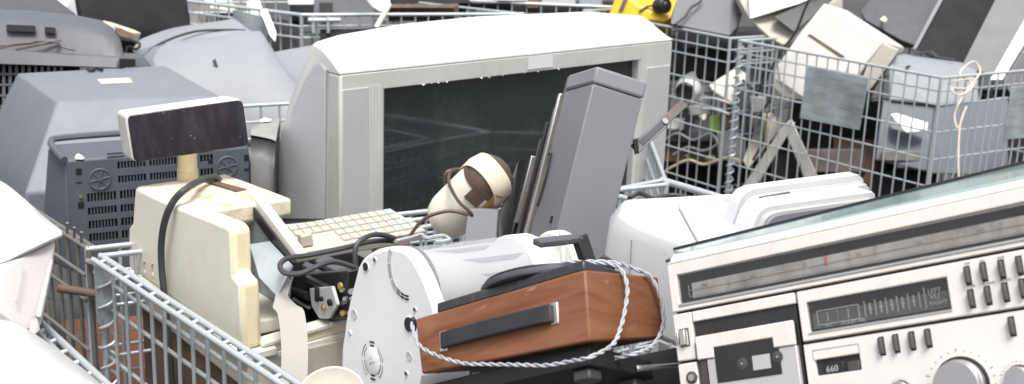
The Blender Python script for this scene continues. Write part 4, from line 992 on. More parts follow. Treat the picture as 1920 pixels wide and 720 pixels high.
# front-left shoulder of the body
zt = P(1260, 400, 2.05).z
Mpr = upright(P(1192, 417, 1.98), H(1420, 398, P(1192, 417, 1.98).z)); mo = Mpr.inverted()
def pw(u, v, z=0): return lp(Mpr, u, v, 2, z)
body = [(1163, 397), (1192, 417), (1310, 468), (1430, 470), (1412, 362), (1390, 360), (1172, 372)]
prt = [Mpr @ pw(*q) - po for q in body]
low = [Mpr @ (pw(*q) + Vector(o_)) - po for q, o_ in zip(body, ((-.03, -.02, -.16), (-.02, -.03, -.16), (.02, -.06, -.16), (0, -.03, -.16), (0, .02, -.16), (0, .02, -.16), (-.03, .02, -.16)))]
mid = [Mpr @ (pw(*q) + Vector(o_)) - po for q, o_ in zip(body, ((-.020, -.01, -.03), (-.012, -.018, -.022), (.012, -.035, -.03), (0, -.02, -.03), (0, .01, -.03), (0, .01, -.03), (-.02, .01, -.03)))]
G().loft([low, mid, prt]).ob('printer_body', 'printer_white', pr_, bevel=.010, seg=4)
# paper well, a shallow tray standing a little proud of the lid
wl = [pw(1278, 390, .002), pw(1384, 376, .002), pw(1420, 450, .002), pw(1313, 452, .002)]
G().prism([Mpr @ p - po for p in wl], (0, 0, .0015)).ob('paper_well', 'paleblue', pr_)
ed = [Mpr @ p - po for p in (pw(1384, 372, .004), pw(1276, 388, .004), pw(1314, 456, .004))]
G().tube(ed, .0035, 8).ob('well_rim', 'printer_white', pr_)
G().tube([Mpr @ (pw(1192, 418) + Vector((-.0155, -.0195, -.02))) - po, Mpr @ (pw(1192, 418) + Vector((-.0205, -.031, -.16))) - po], .0012, 5).ob('body_seam', 'silver_dark', pr_)
zL = P(1397, 362, 1.97); Ml = upright(zL, H(1612, 327, zL.z))
def lw(u, v, y): return Ml @ lp(Ml, u, v, 1, y) - po
ldir = Ml.to_3x3() @ Vector((0, 1, 0))
arch = [([(1362, 455), (1384, 386), (1389, 372), (1398, 361), (1413, 353), (1609, 327), (1619, 336), (1640, 470)], 0, .022, 'printer_white', .0012),
        ([(1374, 450), (1399, 390), (1406, 379), (1417, 371), (1434, 366), (1618, 341), (1626, 346), (1640, 470)], -.010, .010, 'silver_plastic', .001),
        ([(1382, 450), (1406, 394), (1413, 384), (1423, 377), (1440, 372), (1622, 346), (1630, 352), (1644, 470)], -.022, .012, 'paleblue', .001),
        ([(1404, 448), (1420, 403), (1427, 394), (1437, 388), (1454, 384), (1636, 359), (1641, 364), (1650, 470)], -.060, .038, 'printer_white', .0015),
        ([(1420, 448), (1433, 414), (1440, 405), (1450, 400), (1466, 396), (1634, 373), (1641, 378), (1650, 470)], -.070, .010, 'silver_plastic', .001),
        ([(1426, 448), (1440, 419), (1447, 410), (1456, 405), (1472, 401), (1636, 378), (1642, 383), (1648, 470)], -.076, .006, 'slabedge', .001)]
for pts_, y_, t_, mt_, bv_ in arch:
    G().prism([lw(u, v, y_) for u, v in pts_], ldir * t_).ob('paper_cover', mt_, pr_, bevel=bv_, seg=2)
for (u0, v0, u1, v1, y_) in ((1424, 371, 1480, 361, -.012), (1515, 392, 1563, 383, -.062), (1470, 400, 1512, 393, -.062)):
    p, q = lw(u0, v0, y_), lw(u1, v1, y_); G().tube([p, q], .002, 6).ob('hinge_slot', 'darkgrey', pr_)

# ------------------------------------------------------------------ grey monitors and sets on the left
# blue grey set: a flared hood whose flat top faces the sky
zt_ = P(108, 189, 2.95).z; T_ = [H(u, v, zt_) for u, v in ((108, 189), (408, 177), (310, 123), (33, 137))]
zb_ = zt_ - .17; q_ = H(48, 362, zb_)
cen_ = (T_[0] + T_[2]) / 2
d0 = q_ - Vector((T_[0].x, T_[0].y, zb_)); xr = (T_[1] - T_[0]).normalized(); yr = UP.cross(xr)
fx_, fy_ = -d0.dot(xr), -d0.dot(yr)
Bv = [T_[0] - xr * fx_ - yr * fy_, T_[1] + xr * fx_ - yr * fy_, T_[2] + xr * fx_ + yr * fy_ * .3, T_[3] - xr * fx_ + yr * fy_ * .3]
Bv = [Vector((p.x, p.y, zb_)) for p in Bv]
lo = [Vector((p.x, p.y, zb_ - .16)) for p in Bv]
bc_ = upright(T_[0], T_[1]); mb = bc_.inverted()
bs = thing('television', 'flared blue grey television back with a flat pale top and faded sticker', 'television', bc_)
G().loft([[mb @ p for p in lo], [mb @ p for p in Bv], [mb @ p for p in T_]]).ob('hood', 'bluegrey', bs, bevel=.006, seg=3)
st_ = [mb @ H(u, v, zt_ + .0008) for u, v in ((182, 149), (243, 146), (249, 155), (190, 158))]
G().prism(st_, (0, 0, .0008)).ob('faded_sticker', 'tape', bs)
G().tube(smoothpath([mb @ H(u, v, zt_ + .006) for u, v in ((164, 130), (172, 132), (180, 128), (192, 131))], 4), .004, 6).ob('broken_clip', 'black', bs)

# dark set with the vented rear panel
Ov = P(125, 303, 2.62); Mv = upright(Ov, H(466, 276, Ov.z)); dv = thing('television', 'dark blue grey television turned backwards, its vented rear panel facing out', 'television', Mv)
VW = lp(Mv, 466, 276, 1, 0).x
def v1(u, v, y=0): return lp(Mv, u, v, 1, y)
VH = -.24
print('vent', VW)
G().hull([Vector(q) for q in ((0, .006, 0), (VW, .006, 0), (-.006, .006, VH), (VW + .01, .006, VH), (-.02, .12, .0), (VW + .03, .12, .0), (-.05, .12, VH), (VW + .06, .12, VH), (-.01, .10, .016), (VW + .01, .10, .016))]).ob('housing', 'darkblue', dv, bevel=.008, seg=3)
G().tube(smoothpath([Vector(q) for q in ((-.004, .004, .003), (-.012, .05, .012), (-.014, .10, .020), (.02, .118, .024), (VW * .6, .118, .024), (VW, .118, .024))], 6), .0075, 8).ob('top_rim', 'darkblue', dv)
# openings (x0, x1, z0, z1) in the rear panel, the rest is panel strips
rowsA = [(308, 322), (335, 349)]; rowsB = [(363, 380), (390, 405), (415, 431), (439, 455)]
def cell(u0, u1, w0, w1):
    a, b = v1(u0, w0), v1(u1, w1); return (a.x, b.x, b.z, a.z)
cols_ = [(221, 274), (281, 332), (342, 372), (376, 400)]; colsB = [(161, 216), (223, 278), (284, 338), (344, 392), (398, 446)]
zz = lambda v: v1(160, v).z
cells = []
def grid(xs, rows):
    for u0, u1 in xs:
        for w0, w1 in rows:
            xa, xb_ = v1(u0, 330).x, v1(u1, 330).x; cells.append((xa, xb_, zz(w1), zz(w0)))
grid(cols_, rowsA); grid(colsB, rowsB)
zbs = sorted({round(c[2], 5) for c in cells} | {round(c[3], 5) for c in cells} | {VH, -.002})
def strips(xa, xb_, z0, z1, name='panel_rib'):
    if xb_ - xa > .001 and z1 - z0 > .0008: G().box(xa, xb_, -.001, .0055, z0, z1).ob(name, 'darkblue', dv)
G().box(.002, VW - .002, .0058, .0075, VH, -.002).ob('vent_backing', 'pit', dv)
for k in range(len(zbs) - 1):
    z0, z1 = zbs[k], zbs[k + 1]; zm_ = (z0 + z1) / 2
    ins = sorted([(c[0], c[1]) for c in cells if c[2] - 1e-4 < zm_ < c[3] + 1e-4]); x = .0
    for xa, xb_ in ins: strips(x, xa, z0, z1); x = xb_
    strips(x, VW, z0, z1)
g = G()
for xa, xb_, z0, z1 in cells:
    n = max(3, round((xb_ - xa) / .0066))
    for i in range(1, n):
        x = xa + (xb_ - xa) * i / n; g.box(x - .0012, x + .0012, .0, .0055, z0, z1)
g.ob('vent_slats', 'darkblue', dv, smooth=False, stuff=True)
for xa, xb_, z0, z1 in cells[:0]: pass
for u, v in ((187, 336), (426, 312)):
    p = v1(u, v, -.001); r_ = (v1(207, 336) - v1(187, 336)).length
    tor = [p + Vector((math.cos(a) * r_, -.001, math.sin(a) * r_)) for a in np.linspace(0, 2 * math.pi, 33)[:-1]]
    G().cyl(p + Vector((0, .0002, 0)), p + Vector((0, -.0012, 0)), r_ * .95, 32).ob('fan_plate', 'darkblue', dv)
    G().tube(tor, .0022, 6, closed=True).ob('fan_ring', 'darkblue', dv)
    for k in range(6):
        a = k * math.pi / 3 + .2; G().tube([p + Vector((0, -.002, 0)), p + Vector((math.cos(a) * r_, -.002, math.sin(a) * r_))], .0014, 5).ob('fan_spoke', 'darkblue', dv)
    G().cyl(p + Vector((0, -.001, 0)), p + Vector((0, -.004, 0)), r_ * .2, 12).ob('fan_hub', 'darkblue', dv)
for u, v, w_, h_ in ((148, 322, .0058, .007), (152, 385, .006, .007), (395, 303, .005, .005), (462, 296, .005, .007), (462, 318, .005, .003), (462, 350, .005, .006)):
    p = v1(u, v, -.001); G().box(p.x - w_, p.x + w_, -.0016, .001, p.z - h_, p.z + h_).ob('socket', 'pit', dv)
p = v1(151, 368); G().cyl(p, p + Vector((0, -.005, 0)), .0035, 12).ob('aerial_pin', 'brass', dv)
p = v1(148, 342); G().box(p.x - .006, p.x + .006, -.0018, 0, p.z - .0012, p.z + .0012).ob('socket', 'pit', dv)
p = lp(Mv, 217, 289, 2, .006); G().hull([p + Vector(q) for q in ((-.018, -.003, .0), (.018, -.003, .0), (.018, .004, .002), (-.018, .004, .002), (0, 0, .0035))]).ob('top_slot', 'pit', dv)
hullthing('foam_scrap', 'crumb of white foam on top of the vented dark television', 'scrap', [(138, 295, 2.66), (146, 290, 2.67), (154, 291, 2.68), (161, 296, 2.66), (157, 299, 2.63), (141, 299, 2.63), (146, 287, 2.64)], 'white', bevel=.002)

# dark set in the upper left corner
dk_ = thing('television', 'dark grey television lying face down in the upper left corner', 'television', Matrix.Translation(P(100, 130, 3.5)))
do = dk_.location.copy()
def dl(u, v, d): return P(u, v, d) - do
up_ = [(-120, 22), (0, 18), (60, 20), (140, 28), (190, 38), (212, 52), (226, 75), (231, 97)]
g = G(); nearp = [(-120, 98), (0, 94), (60, 94), (140, 95), (190, 97), (212, 98), (224, 98), (231, 99)]
secs = []
for (u, v), (u2, v2) in zip(up_, nearp):
    secs.append([dl(u2, v2 + 12, 3.42), dl(u2, v2 - (v2 - v) * .45, 3.44), dl(u, v + (v2 - v) * .2, 3.47), dl(u, v + (v2 - v) * .04, 3.53), dl(u, v, 3.62), dl(u, v + 4, 3.9), dl(u, v2 + 30, 3.95)])
g.loft(secs).ob('housing', 'setgrey', dk_, ang=55)
G().hull([dl(*q) for q in ((-120, 90, 3.34), (0, 94, 3.34), (222, 107, 3.38), (272, 108, 3.46), (262, 100, 3.62), (-120, 86, 3.7), (-120, 118, 3.33), (0, 120, 3.33), (222, 127, 3.37), (284, 124, 3.46), (262, 124, 3.62), (-120, 124, 3.7))]).ob('flange', 'setgrey', dk_, bevel=.004)
G().hull([dl(*q) for q in ((224, 110, 3.36), (254, 111, 3.41), (254, 124, 3.41), (224, 124, 3.36), (224, 110, 3.39), (254, 111, 3.43), (254, 124, 3.43), (224, 124, 3.39))]).ob('flange_notch', 'pit', dk_)
for u0, u1, v0, v1_ in ((12, 66, 46, 60), (84, 104, 50, 63)):
    G().hull([dl(u, v, d) for u, v in ((u0, v0), (u1, v0 + 2), (u1, v1_), (u0, v1_ - 2)) for d in (3.425, 3.47)]).ob('recess_label', 'black', dk_)
G().hull([dl(*q) for q in ((-120, 121, 3.38), (150, 126, 3.40), (150, 260, 3.36), (-120, 260, 3.34), (-120, 121, 3.6), (150, 126, 3.6), (150, 260, 3.6), (-120, 260, 3.6))]).ob('rear_panel', 'black', dk_)
for j in range(4):
    for k in range(12):
        u = -20 + k * 12; v = 122 + j * 20; G().hull([dl(uu_, vv_, d) for uu_ in (u, u + 6) for vv_ in (v, v + 15) for d in (3.365 - j * .004, 3.39 - j * .004)]).ob('vent_slat', 'darkgrey', dk_)
    G().hull([dl(uu_, vv_, d) for uu_ in (-60, 140) for vv_ in (137 + j * 20, 141 + j * 20) for d in (3.36 - j * .004, 3.39 - j * .004)]).ob('vent_rib', 'darkgrey', dk_)
solo('loose_cable', 'loose brown and black wires lying on the dark upper left television', 'cable', G().tube(smoothpath([P(-40, 96, 3.36), P(10, 88, 3.38), P(60, 78, 3.4), P(108, 80, 3.38), P(118, 88, 3.36), P(140, 94, 3.36)], 6), .0032, 7).tube(smoothpath([P(30, 92, 3.35), P(80, 82, 3.38), P(112, 76, 3.42), P(60, 80, 3.4), P(-20, 88, 3.37)], 6), .0045, 7), 'dustbrown')
hullthing('casing', 'dusty grey casing behind the dark upper left television', 'casing', [(-60, -60, 3.9), (70, -30, 4.0), (142, 26, 3.95), (120, 34, 3.85), (-60, 20, 3.7), (-60, 120, 3.9), (130, 120, 4.1)], 'darkgrey', bevel=.004)
hullthing('panel', 'bright white sheet standing in the upper left corner', 'panel', [(70, -10, 4.1), (138, -10, 4.15), (146, 34, 4.15), (120, 24, 4.1), (70, -10, 4.13), (138, -10, 4.18), (146, 34, 4.18), (120, 60, 4.13)], 'white_clean')
hullthing('dark_cabinet', 'matt black cabinet behind the dark upper left television', 'cabinet', [(138, -40, 4.3), (345, -40, 4.35), (357, 46, 4.35), (256, 60, 4.3), (150, 34, 4.25), (138, -40, 4.9), (345, -40, 4.9), (357, 120, 4.9), (150, 120, 4.6), (345, 130, 4.4)], 'matt_black', bevel=.006)
G_ = G().hull([P(*q) for q in ((192, 38, 3.95), (210, 42, 4.0), (252, 56, 4.05), (265, 62, 4.0), (240, 66, 3.95), (215, 56, 3.9), (200, 48, 3.9), (222, 74, 3.98), (258, 80, 4.02))])
solo('torn_board', 'torn white board with rusty brown edges beside the dark television', 'board', G_, 'tape', bevel=.002)
hullthing('rusty_scrap', 'rust brown scrap under the torn white board', 'scrap', [(212, 50, 3.86), (226, 52, 3.88), (256, 66, 3.9), (240, 72, 3.86), (222, 66, 3.84)], 'brown', bevel=.002)

# rounded grey monitor
rm = thing('monitor', 'rounded pale grey monitor back with a dark seam across its top', 'monitor', Matrix.Translation(P(400, 200, 3.7))); ro = rm.location.copy()
def rl_(u, v, d): return P(u, v, d + .36) - ro
profs = []
L_ = [(252, 108, 3.62), (252, 92, 3.68), (262, 76, 3.74), (282, 62, 3.80), (310, 54, 3.86)]
def sec_(cx):
    return cx
def finer(rows, k=4):
    cols = [smoothpath([r_[i] for r_ in rows], k) for i in range(len(rows[0]))]
    return [[c_[j] for c_ in cols] for j in range(len(cols[0]))]
ridge = [((286, 112), (296, 92), (318, 80), (335, 76)), ((330, 160), (322, 100), (330, 82), (345, 75)), ((360, 190), (352, 110), (366, 80), (385, 70)), ((420, 200), (424, 120), (440, 76), (450, 61)), ((470, 205), (486, 120), (490, 78), (484, 58)), ((540, 205), (534, 140), (512, 98), (492, 62)), ((580, 215), (566, 170), (528, 118), (500, 74))]
G().loft(finer([[rl_(*r_[0], 3.42), rl_(*r_[1], 3.52), rl_(*r_[2], 3.62), rl_(*r_[3], 3.70), rl_(r_[3][0] + 4, r_[3][1] + 8, 3.95), rl_(r_[0][0] + 20, r_[0][1] + 60, 3.95), rl_(r_[0][0], r_[0][1] + 60, 3.42)] for r_ in ridge])).ob('front_shell', 'lightblue', rm, ang=70)
rid2 = [((256, 118), (248, 92), (262, 74), (282, 66)), ((276, 112), (282, 88), (300, 62), (318, 54)), ((320, 92), (330, 74), (350, 52), (362, 46)), ((390, 74), (396, 60), (410, 44), (420, 38)), ((450, 66), (456, 56), (448, 44), (438, 35)), ((474, 66), (474, 60), (462, 52), (452, 44))]
G().loft(finer([[rl_(*r_[0], 3.68), rl_(*r_[1], 3.72), rl_(*r_[2], 3.80), rl_(*r_[3], 3.88), rl_(r_[3][0] + 4, r_[3][1] + 12, 4.1), rl_(r_[0][0] + 10, r_[0][1] + 60, 4.1), rl_(r_[0][0], r_[0][1] + 60, 3.70)] for r_ in rid2])).ob('rear_shell', 'lightblue', rm, ang=70)
G().hull([rl_(*q) for q in ((254, 100, 3.6), (290, 88, 3.6), (318, 80, 3.63), (330, 110, 3.52), (350, 200, 3.46), (270, 200, 3.5), (254, 118, 3.56), (300, 82, 3.72), (256, 96, 3.72), (270, 200, 3.7))]).ob('left_shell', 'bluegrey', rm, bevel=.006, seg=3)
G().tube(smoothpath([rl_(*q) for q in ((268, 106, 3.58), (284, 92, 3.60), (304, 80, 3.64), (336, 67, 3.69), (372, 58, 3.71), (420, 56, 3.72), (460, 57, 3.72))], 6), .0042, 7).ob('dark_seam', 'rubber', rm)
p0 = rl_(404, 116, 3.515); G().hull([p0 + Vector(q) for q in ((-.008, -.01, .004), (.002, -.01, .012), (.010, -.012, -.010), (.004, -.012, -.014), (0, .01, 0))]).ob('broken_tab', 'darkgrey', rm)
hullthing('monitor', 'pale grey monitor corner between rounded monitor and silver television', 'monitor', [(505, 99, 4.1), (590, 84, 4.15), (600, 110, 4.0), (575, 170, 3.9), (560, 240, 3.9), (505, 240, 3.95), (505, 99, 4.4), (600, 90, 4.5), (600, 200, 4.4)], 'lightblue', bevel=.012, seg=3)

# dark loudspeaker squeezed beside the television
sp = thing('loudspeaker', 'black loudspeaker with dusty grey top squeezed beside the silver television', 'loudspeaker', Matrix.Translation(P(495, 400, 2.95))); so_ = sp.location.copy()
def sp_(u, v, d): return P(u, v, d) - so_
ds = [[(470, 300), (470, 252), (472, 240), (490, 234)], [(490, 300), (492, 256), (494, 240), (505, 228)], [(506, 310), (509, 260), (512, 241), (516, 226)], [(514, 320), (517, 264), (521, 243), (525, 225)]]
G().loft([[sp_(r_[0][0], 470, 2.78), sp_(*r_[0], 2.80), sp_(*r_[1], 2.84), sp_(*r_[2], 2.92), sp_(*r_[3], 3.05), sp_(r_[3][0], 470, 3.1)] for r_ in ds]).ob('cabinet', 'black', sp, ang=60)
G().loft([[sp_(r_[1][0], r_[1][1] + 1, 2.832), sp_(r_[2][0], r_[2][1] - 1, 2.905), sp_(r_[3][0], r_[3][1] - 2, 3.04), sp_(r_[3][0], r_[3][1] + 2, 3.06), sp_(r_[2][0], r_[2][1] + 3, 2.93)] for r_ in ds]).ob('dusty_top', 'dustgrey', sp, ang=60)
hullthing('foam_scrap', 'strip of white foam on the black loudspeaker beside the television', 'scrap', [(484, 226, 3.0), (500, 222, 3.02), (511, 224, 3.02), (508, 228, 2.99), (488, 229, 2.98), (496, 220, 3.0)], 'white', bevel=.002)

# white covers at the lower left
wc = thing('plastic_cover', 'white moulded cover with a grey underside at the left edge', 'cover', Matrix.Translation(P(50, 520, 1.95))); wo = wc.location.copy()
def wl_(u, v, d): return P(u, v, d) - wo
ua = smoothpath([Vector((u, v, 0)) for u, v in ((-160, 296), (-60, 314), (0, 338), (40, 367), (76, 400), (102, 421), (117, 433))], 4)
ub_ = smoothpath([Vector((u, v, 0)) for u, v in ((-160, 522), (-70, 508), (0, 494), (48, 472), (82, 456), (100, 448), (117, 440))], 4)
sec = []
for k, (a, b) in enumerate(zip(ua, ub_)):
    t = k / (len(ua) - 1); da_, db_ = 2.10 - .06 * t, 1.86 + .16 * t
    row = [wl_(a.x + (b.x - a.x) * q, a.y + (b.y - a.y) * q - 14 * math.sin(math.pi * q) * (1 - t), da_ + (db_ - da_) * q) for q in (0, .25, .5, .75, 1)]
    sec.append(row + [wl_(b.x, b.y + 5, db_ + .01), wl_(a.x + 2, a.y + 8, da_ + .03)])
G().loft(sec).ob('top_shell', 'shell_white', wc, bevel=.003, ang=60)
G().hull([wl_(*q) for q in ((-60, 500, 1.92), (6, 500, 1.90), (104, 449, 2.02), (99, 500, 1.99), (76, 612, 1.88), (48, 622, 1.84), (0, 580, 1.84), (-60, 640, 1.86), (-60, 470, 2.14), (98, 440, 2.12), (80, 600, 2.04), (-60, 640, 2.1))]).ob('skirt', 'pinkgrey', wc, bevel=.004)
G().hull([wl_(*q) for q in ((92, 490, 1.965), (100, 486, 1.97), (78, 596, 1.875), (66, 594, 1.868), (92, 490, 1.985), (100, 486, 1.99), (78, 596, 1.90), (66, 594, 1.89))]).ob('side_rib', 'pinkgrey', wc, bevel=.002)
G().tube([wl_(44, 488, 1.914), wl_(30, 566, 1.845)], .0012, 5).ob('seam', 'silver_plastic', wc)
G().hull([wl_(*q) for q in ((58, 600, 1.84), (70, 596, 1.85), (76, 618, 1.84), (66, 628, 1.82), (54, 620, 1.82), (64, 606, 1.9), (74, 618, 1.9))]).ob('clip_block', 'pinkgrey', wc, bevel=.002)
sec = []
for k, (a, b) in enumerate((((-200, 590), (-200, 900)), ((-40, 592), (-40, 900)), ((20, 602), (20, 900)), ((60, 622), (60, 900)), ((110, 656), (110, 900)), ((160, 694), (150, 900)), ((205, 732), (180, 900)))):
    sec.append([P(*a, 1.84 - .05 * k), P(a[0], a[1] + 40, 1.72 - .045 * k), P(*b, 1.38), P(b[0], b[1] + 60, 1.42), P(a[0], a[1] + 60, 1.90 - .05 * k)])
solo('white_casing', 'smooth white casing filling the lower left corner', 'casing', G().loft(sec), 'shell_white', ang=60)
fp = [H(u, v, .16) for u, v in ((120, 610), (300, 600), (330, 760), (120, 780))]
solo('board', 'orange brown board lying at the bottom between two mesh cages', 'board', G().prism(fp, (0, 0, .02)), 'orange')

# ------------------------------------------------------------------ far heap above the silver television
hullthing('box', 'dark grey box with a square black opening behind the far mesh cage', 'box', [(588, 4, 5.75), (702, 2, 5.8), (702, 60, 5.7), (588, 66, 5.65), (588, -60, 6.1), (702, -60, 6.1), (702, 60, 6.1), (588, 60, 6.1)], 'darkgrey', bevel=.006)
hullthing('opening', 'square black hatch on the dark grey box behind the far cage', 'shade_patch', [(598, 5, 5.69), (624, 5, 5.69), (624, 28, 5.65), (600, 26, 5.65), (598, 5, 5.72), (624, 5, 5.72), (624, 28, 5.68), (600, 26, 5.68)], 'pit')  # dark slab that paints in the shaded inside of the opening
hullthing('cover', 'beige folded plastic cover hanging over the far mesh cage', 'cover', [(672, -20, 5.5), (736, -20, 5.5), (728, 14, 5.4), (714, 22, 5.38), (698, 14, 5.42), (672, -20, 5.55), (736, -20, 5.56), (722, 20, 5.44)], 'cream_light', bevel=.003)
solo('stick', 'pale slat leaning over the rail of the far mesh cage', 'slat', G().tube([P(730, 8, 5.35), P(718, 30, 5.3), P(705, 52, 5.28)], .011, 6), 'cream_light')
hullthing('shelf', 'dark panel with a rusty edge in the far heap', 'panel', [(728, 8, 5.9), (860, 8, 5.9), (850, 14, 5.8), (730, 14, 5.8), (728, 40, 5.9), (860, 40, 5.9)], 'brown', bevel=.003)
hullthing('dark_block', 'black case on top of the rusty edged panel in the far heap', 'case', [(732, -40, 6.2), (880, -40, 6.2), (880, 6, 6.1), (732, 6, 6.1), (732, -40, 6.5), (880, 6, 6.5)], 'matt_black', bevel=.004)
hullthing('dark_block', 'added dark block lying low inside the far mesh cage behind the television', 'case', [(600, 55, 5.6), (900, 50, 5.7), (900, 160, 5.6), (600, 160, 5.5), (600, 55, 6.4), (900, 50, 6.4), (900, 160, 6.4), (600, 160, 6.4)], 'matt_black', bevel=.004)  # dark block added so the lit ground stays hidden behind the wires
hullthing('dark_block', 'added dark block inside the far mesh cage left of its corner', 'case', [(420, 40, 5.9), (560, 60, 5.8), (560, 170, 5.6), (420, 170, 5.7), (400, 20, 6.6), (560, 40, 6.6), (560, 170, 6.6), (420, 170, 6.6)], 'matt_black', bevel=.004)  # another added block that covers the bright ground
hullthing('slat_board', 'white torn board leaning in the far cage left of its corner', 'board', [(488, 20, 5.62), (500, 16, 5.62), (518, 60, 5.55), (516, 78, 5.52), (506, 66, 5.53), (488, 20, 5.64), (500, 16, 5.64), (518, 60, 5.57), (516, 78, 5.54)], 'white')
for k, (u, v, uu_, vv_, mt, lab_) in enumerate(((540, -12, 600, 8, 'white', 'white crumpled wrapping in the far heap left of the dark grey box'), (770, 8, 800, 20, 'steel', 'bent bright metal strip in the far heap'), (880, -10, 960, 6, 'darkgrey', 'dark grey lump above the silver television, left part of the far heap'), (985, -6, 1012, 14, 'brown', 'red brown strip upright in the far heap above the television'), (1015, -12, 1080, 10, 'silver_dark', 'grey housing in the far heap above the middle of the television'), (1085, -10, 1130, 12, 'bluegrey', 'blue grey housing in the far heap left of the yellow machine'), (930, -14, 990, 0, 'white', 'white housing in the far heap above the television'))):
    hullthing('scrap_piece', lab_, 'scrap', [(u, v, 6.3), (uu_, v, 6.35), (uu_, vv_, 6.2), (u, vv_, 6.2), ((u + uu_) / 2, v - 8, 6.5), (u, vv_ + 40, 6.6), (uu_, vv_ + 40, 6.6)], mt, bevel=.01)
hullthing('dark_block', 'long dark block at the back of the far heap above the television', 'case', [(860, 6, 6.5), (1180, 2, 6.5), (1180, 90, 6.3), (860, 90, 6.3), (860, 6, 7.2), (1180, 2, 7.2), (1180, 90, 7.2)], 'matt_black', bevel=.004)

# ------------------------------------------------------------------ heap in and above the right-hand cages
ye = thing('machine', 'bright yellow machine with a black reel above the silver television', 'machine', Matrix.Translation(P(1200, 30, 5.9))); yo = ye.location.copy()
G().hull([P(*q) - yo for q in ((1140, 34, 5.9), (1157, -14, 5.9), (1275, -14, 5.95), (1264, 30, 5.85), (1248, 40, 5.8), (1140, 60, 6.1), (1157, -14, 6.3), (1275, -14, 6.3), (1250, 90, 6.2))]).ob('body', 'yellow', ye, bevel=.01, seg=3)
p = P(1247, 10, 5.78) - yo; ax_ = (CAM - P(1247, 10, 5.78)).normalized() * .6 + Vector((.5, 0, .1)); ax_.normalize()
G().lathe(p - ax_ * .05, ax_, [(.034, 0), (.036, .055), (.030, .062), (.018, .060), (.012, .066)], 24).ob('reel', 'black', ye)
G().hull([P(*q) - yo for q in ((1160, 20, 5.87), (1168, 20, 5.87), (1180, -10, 5.87), (1172, -10, 5.87), (1160, 20, 5.92), (1168, 20, 5.92), (1180, -10, 5.92))]).ob('strap', 'darkgrey', ye)
G().tube(smoothpath([P(1198, 22, 5.84) - yo, P(1215, 12, 5.84) - yo, P(1236, 10, 5.82) - yo], 6), .006, 6).ob('groove', 'brown', ye)
gc = hullthing('casing', 'grey angular casing between yellow machine and beige monitor', 'casing', [(1272, -12, 5.7), (1372, -14, 5.75), (1392, 26, 5.7), (1383, 50, 5.6), (1368, 66, 5.5), (1320, 58, 5.5), (1258, 44, 5.5), (1258, 30, 5.6), (1280, 90, 5.8), (1372, 90, 5.8), (1300, 0, 6.0)], 'slabgrey', bevel=.008, seg=3)
solo('cable', 'dark cable lying across the grey angular casing', 'cable', G().tube(smoothpath([P(1266, 46, 5.46), P(1285, 30, 5.5), P(1296, 14, 5.54), P(1312, 4, 5.6), P(1318, -12, 5.62)], 5), .006, 6), 'rubber')
bm_ = thing('monitor', 'beige monitor tipped on its side above the right-hand cage', 'monitor', Matrix.Translation(P(1470, 60, 5.6))); bo_ = bm_.location.copy()
def bl_(*q): return P(*q) - bo_
G().hull([bl_(*q) for q in ((1378, -14, 5.6), (1405, 36, 5.45), (1442, 70, 5.35), (1470, 86, 5.3), (1500, 70, 5.35), (1580, -14, 5.5), (1378, -14, 6.0), (1470, 120, 5.9), (1580, -14, 6.0), (1580, 60, 5.9))]).ob('housing', 'beige', bm_, bevel=.012, seg=3)
G().hull([bl_(*q) for q in ((1405, 36, 5.40), (1404, -14, 5.5), (1545, -14, 5.42), (1500, 6, 5.38), (1405, 36, 5.47), (1404, -14, 5.56), (1545, -14, 5.5), (1500, 8, 5.44))]).ob('front_rim', 'white', bm_, bevel=.006)
G().hull([bl_(*q) for q in ((1450, 32, 5.34), (1520, 0, 5.38), (1572, -10, 5.38), (1490, 62, 5.29), (1450, 32, 5.40), (1520, 0, 5.44), (1572, -10, 5.44), (1490, 62, 5.37))]).ob('dark_opening', 'black', bm_, bevel=.004)
# white monitor front, lying on the cage
wm = thing('monitor', 'white monitor casing with a stepped screen recess leaning on the right-hand cage', 'monitor', Matrix.Translation(P(1560, 160, 4.9))); mo_ = wm.location.copy()
def ml_(*q): return P(*q) - mo_
fpl = [(1500, 60), (1545, 5), (1658, 78), (1625, 119), (1604, 150), (1588, 186), (1520, 200), (1452, 152), (1450, 136), (1470, 104)]
fk = max(PD(u, v) + .06 - (5.10 - (u - 1560) * .0010) for u, v in fpl)
def fd(u, v): return 5.10 + fk + (110 - v) * .0003 - (u - 1560) * .0010
fr_ = [ml_(u, v, fd(u, v)) for u, v in fpl]; bk = [ml_(u + 40, v + 12, fd(u, v) + .28) for u, v in fpl]
G().loft([bk, fr_]).ob('housing', 'offwhite', wm, bevel=.010, seg=3)
rr_ = [(1458, 120), (1517, 68), (1580, 108), (1592, 120), (1562, 182), (1524, 196), (1462, 152)]
a_ = [ml_(u, v, fd(u, v) - .012) for u, v in rr_]; b_ = [ml_(u, v, fd(u, v) + .01) for u, v in rr_]
G().loft([b_, a_]).ob('screen_plate', 'offwhite', wm, bevel=.003)
G().hull([ml_(u, v, fd(u, v) - d) for u, v in ((1514, 66), (1519, 64), (1584, 106), (1578, 110)) for d in (.004, .014)]).ob('recess_edge', 'brown', wm)
G().hull([ml_(u, v, fd(u, v) + d) for (u, v, d) in ((1658, 80, -.01), (1686, 93, .02), (1668, 120, .02), (1632, 168, .02), (1600, 190, .0), (1626, 121, -.012), (1658, 80, .1), (1686, 93, .2), (1632, 168, .2))]).ob('side_wall', 'beige', wm, bevel=.006)
incage('cream_casing', 'cream casing scrap below the white monitor inside the right-hand cage', 'casing', [(1452, 140, 4.9), (1500, 170, 4.88), (1500, 188, 4.88), (1470, 182, 4.9), (1448, 160, 4.92), (1470, 160, 5.0)], 'cream', bevel=.004)
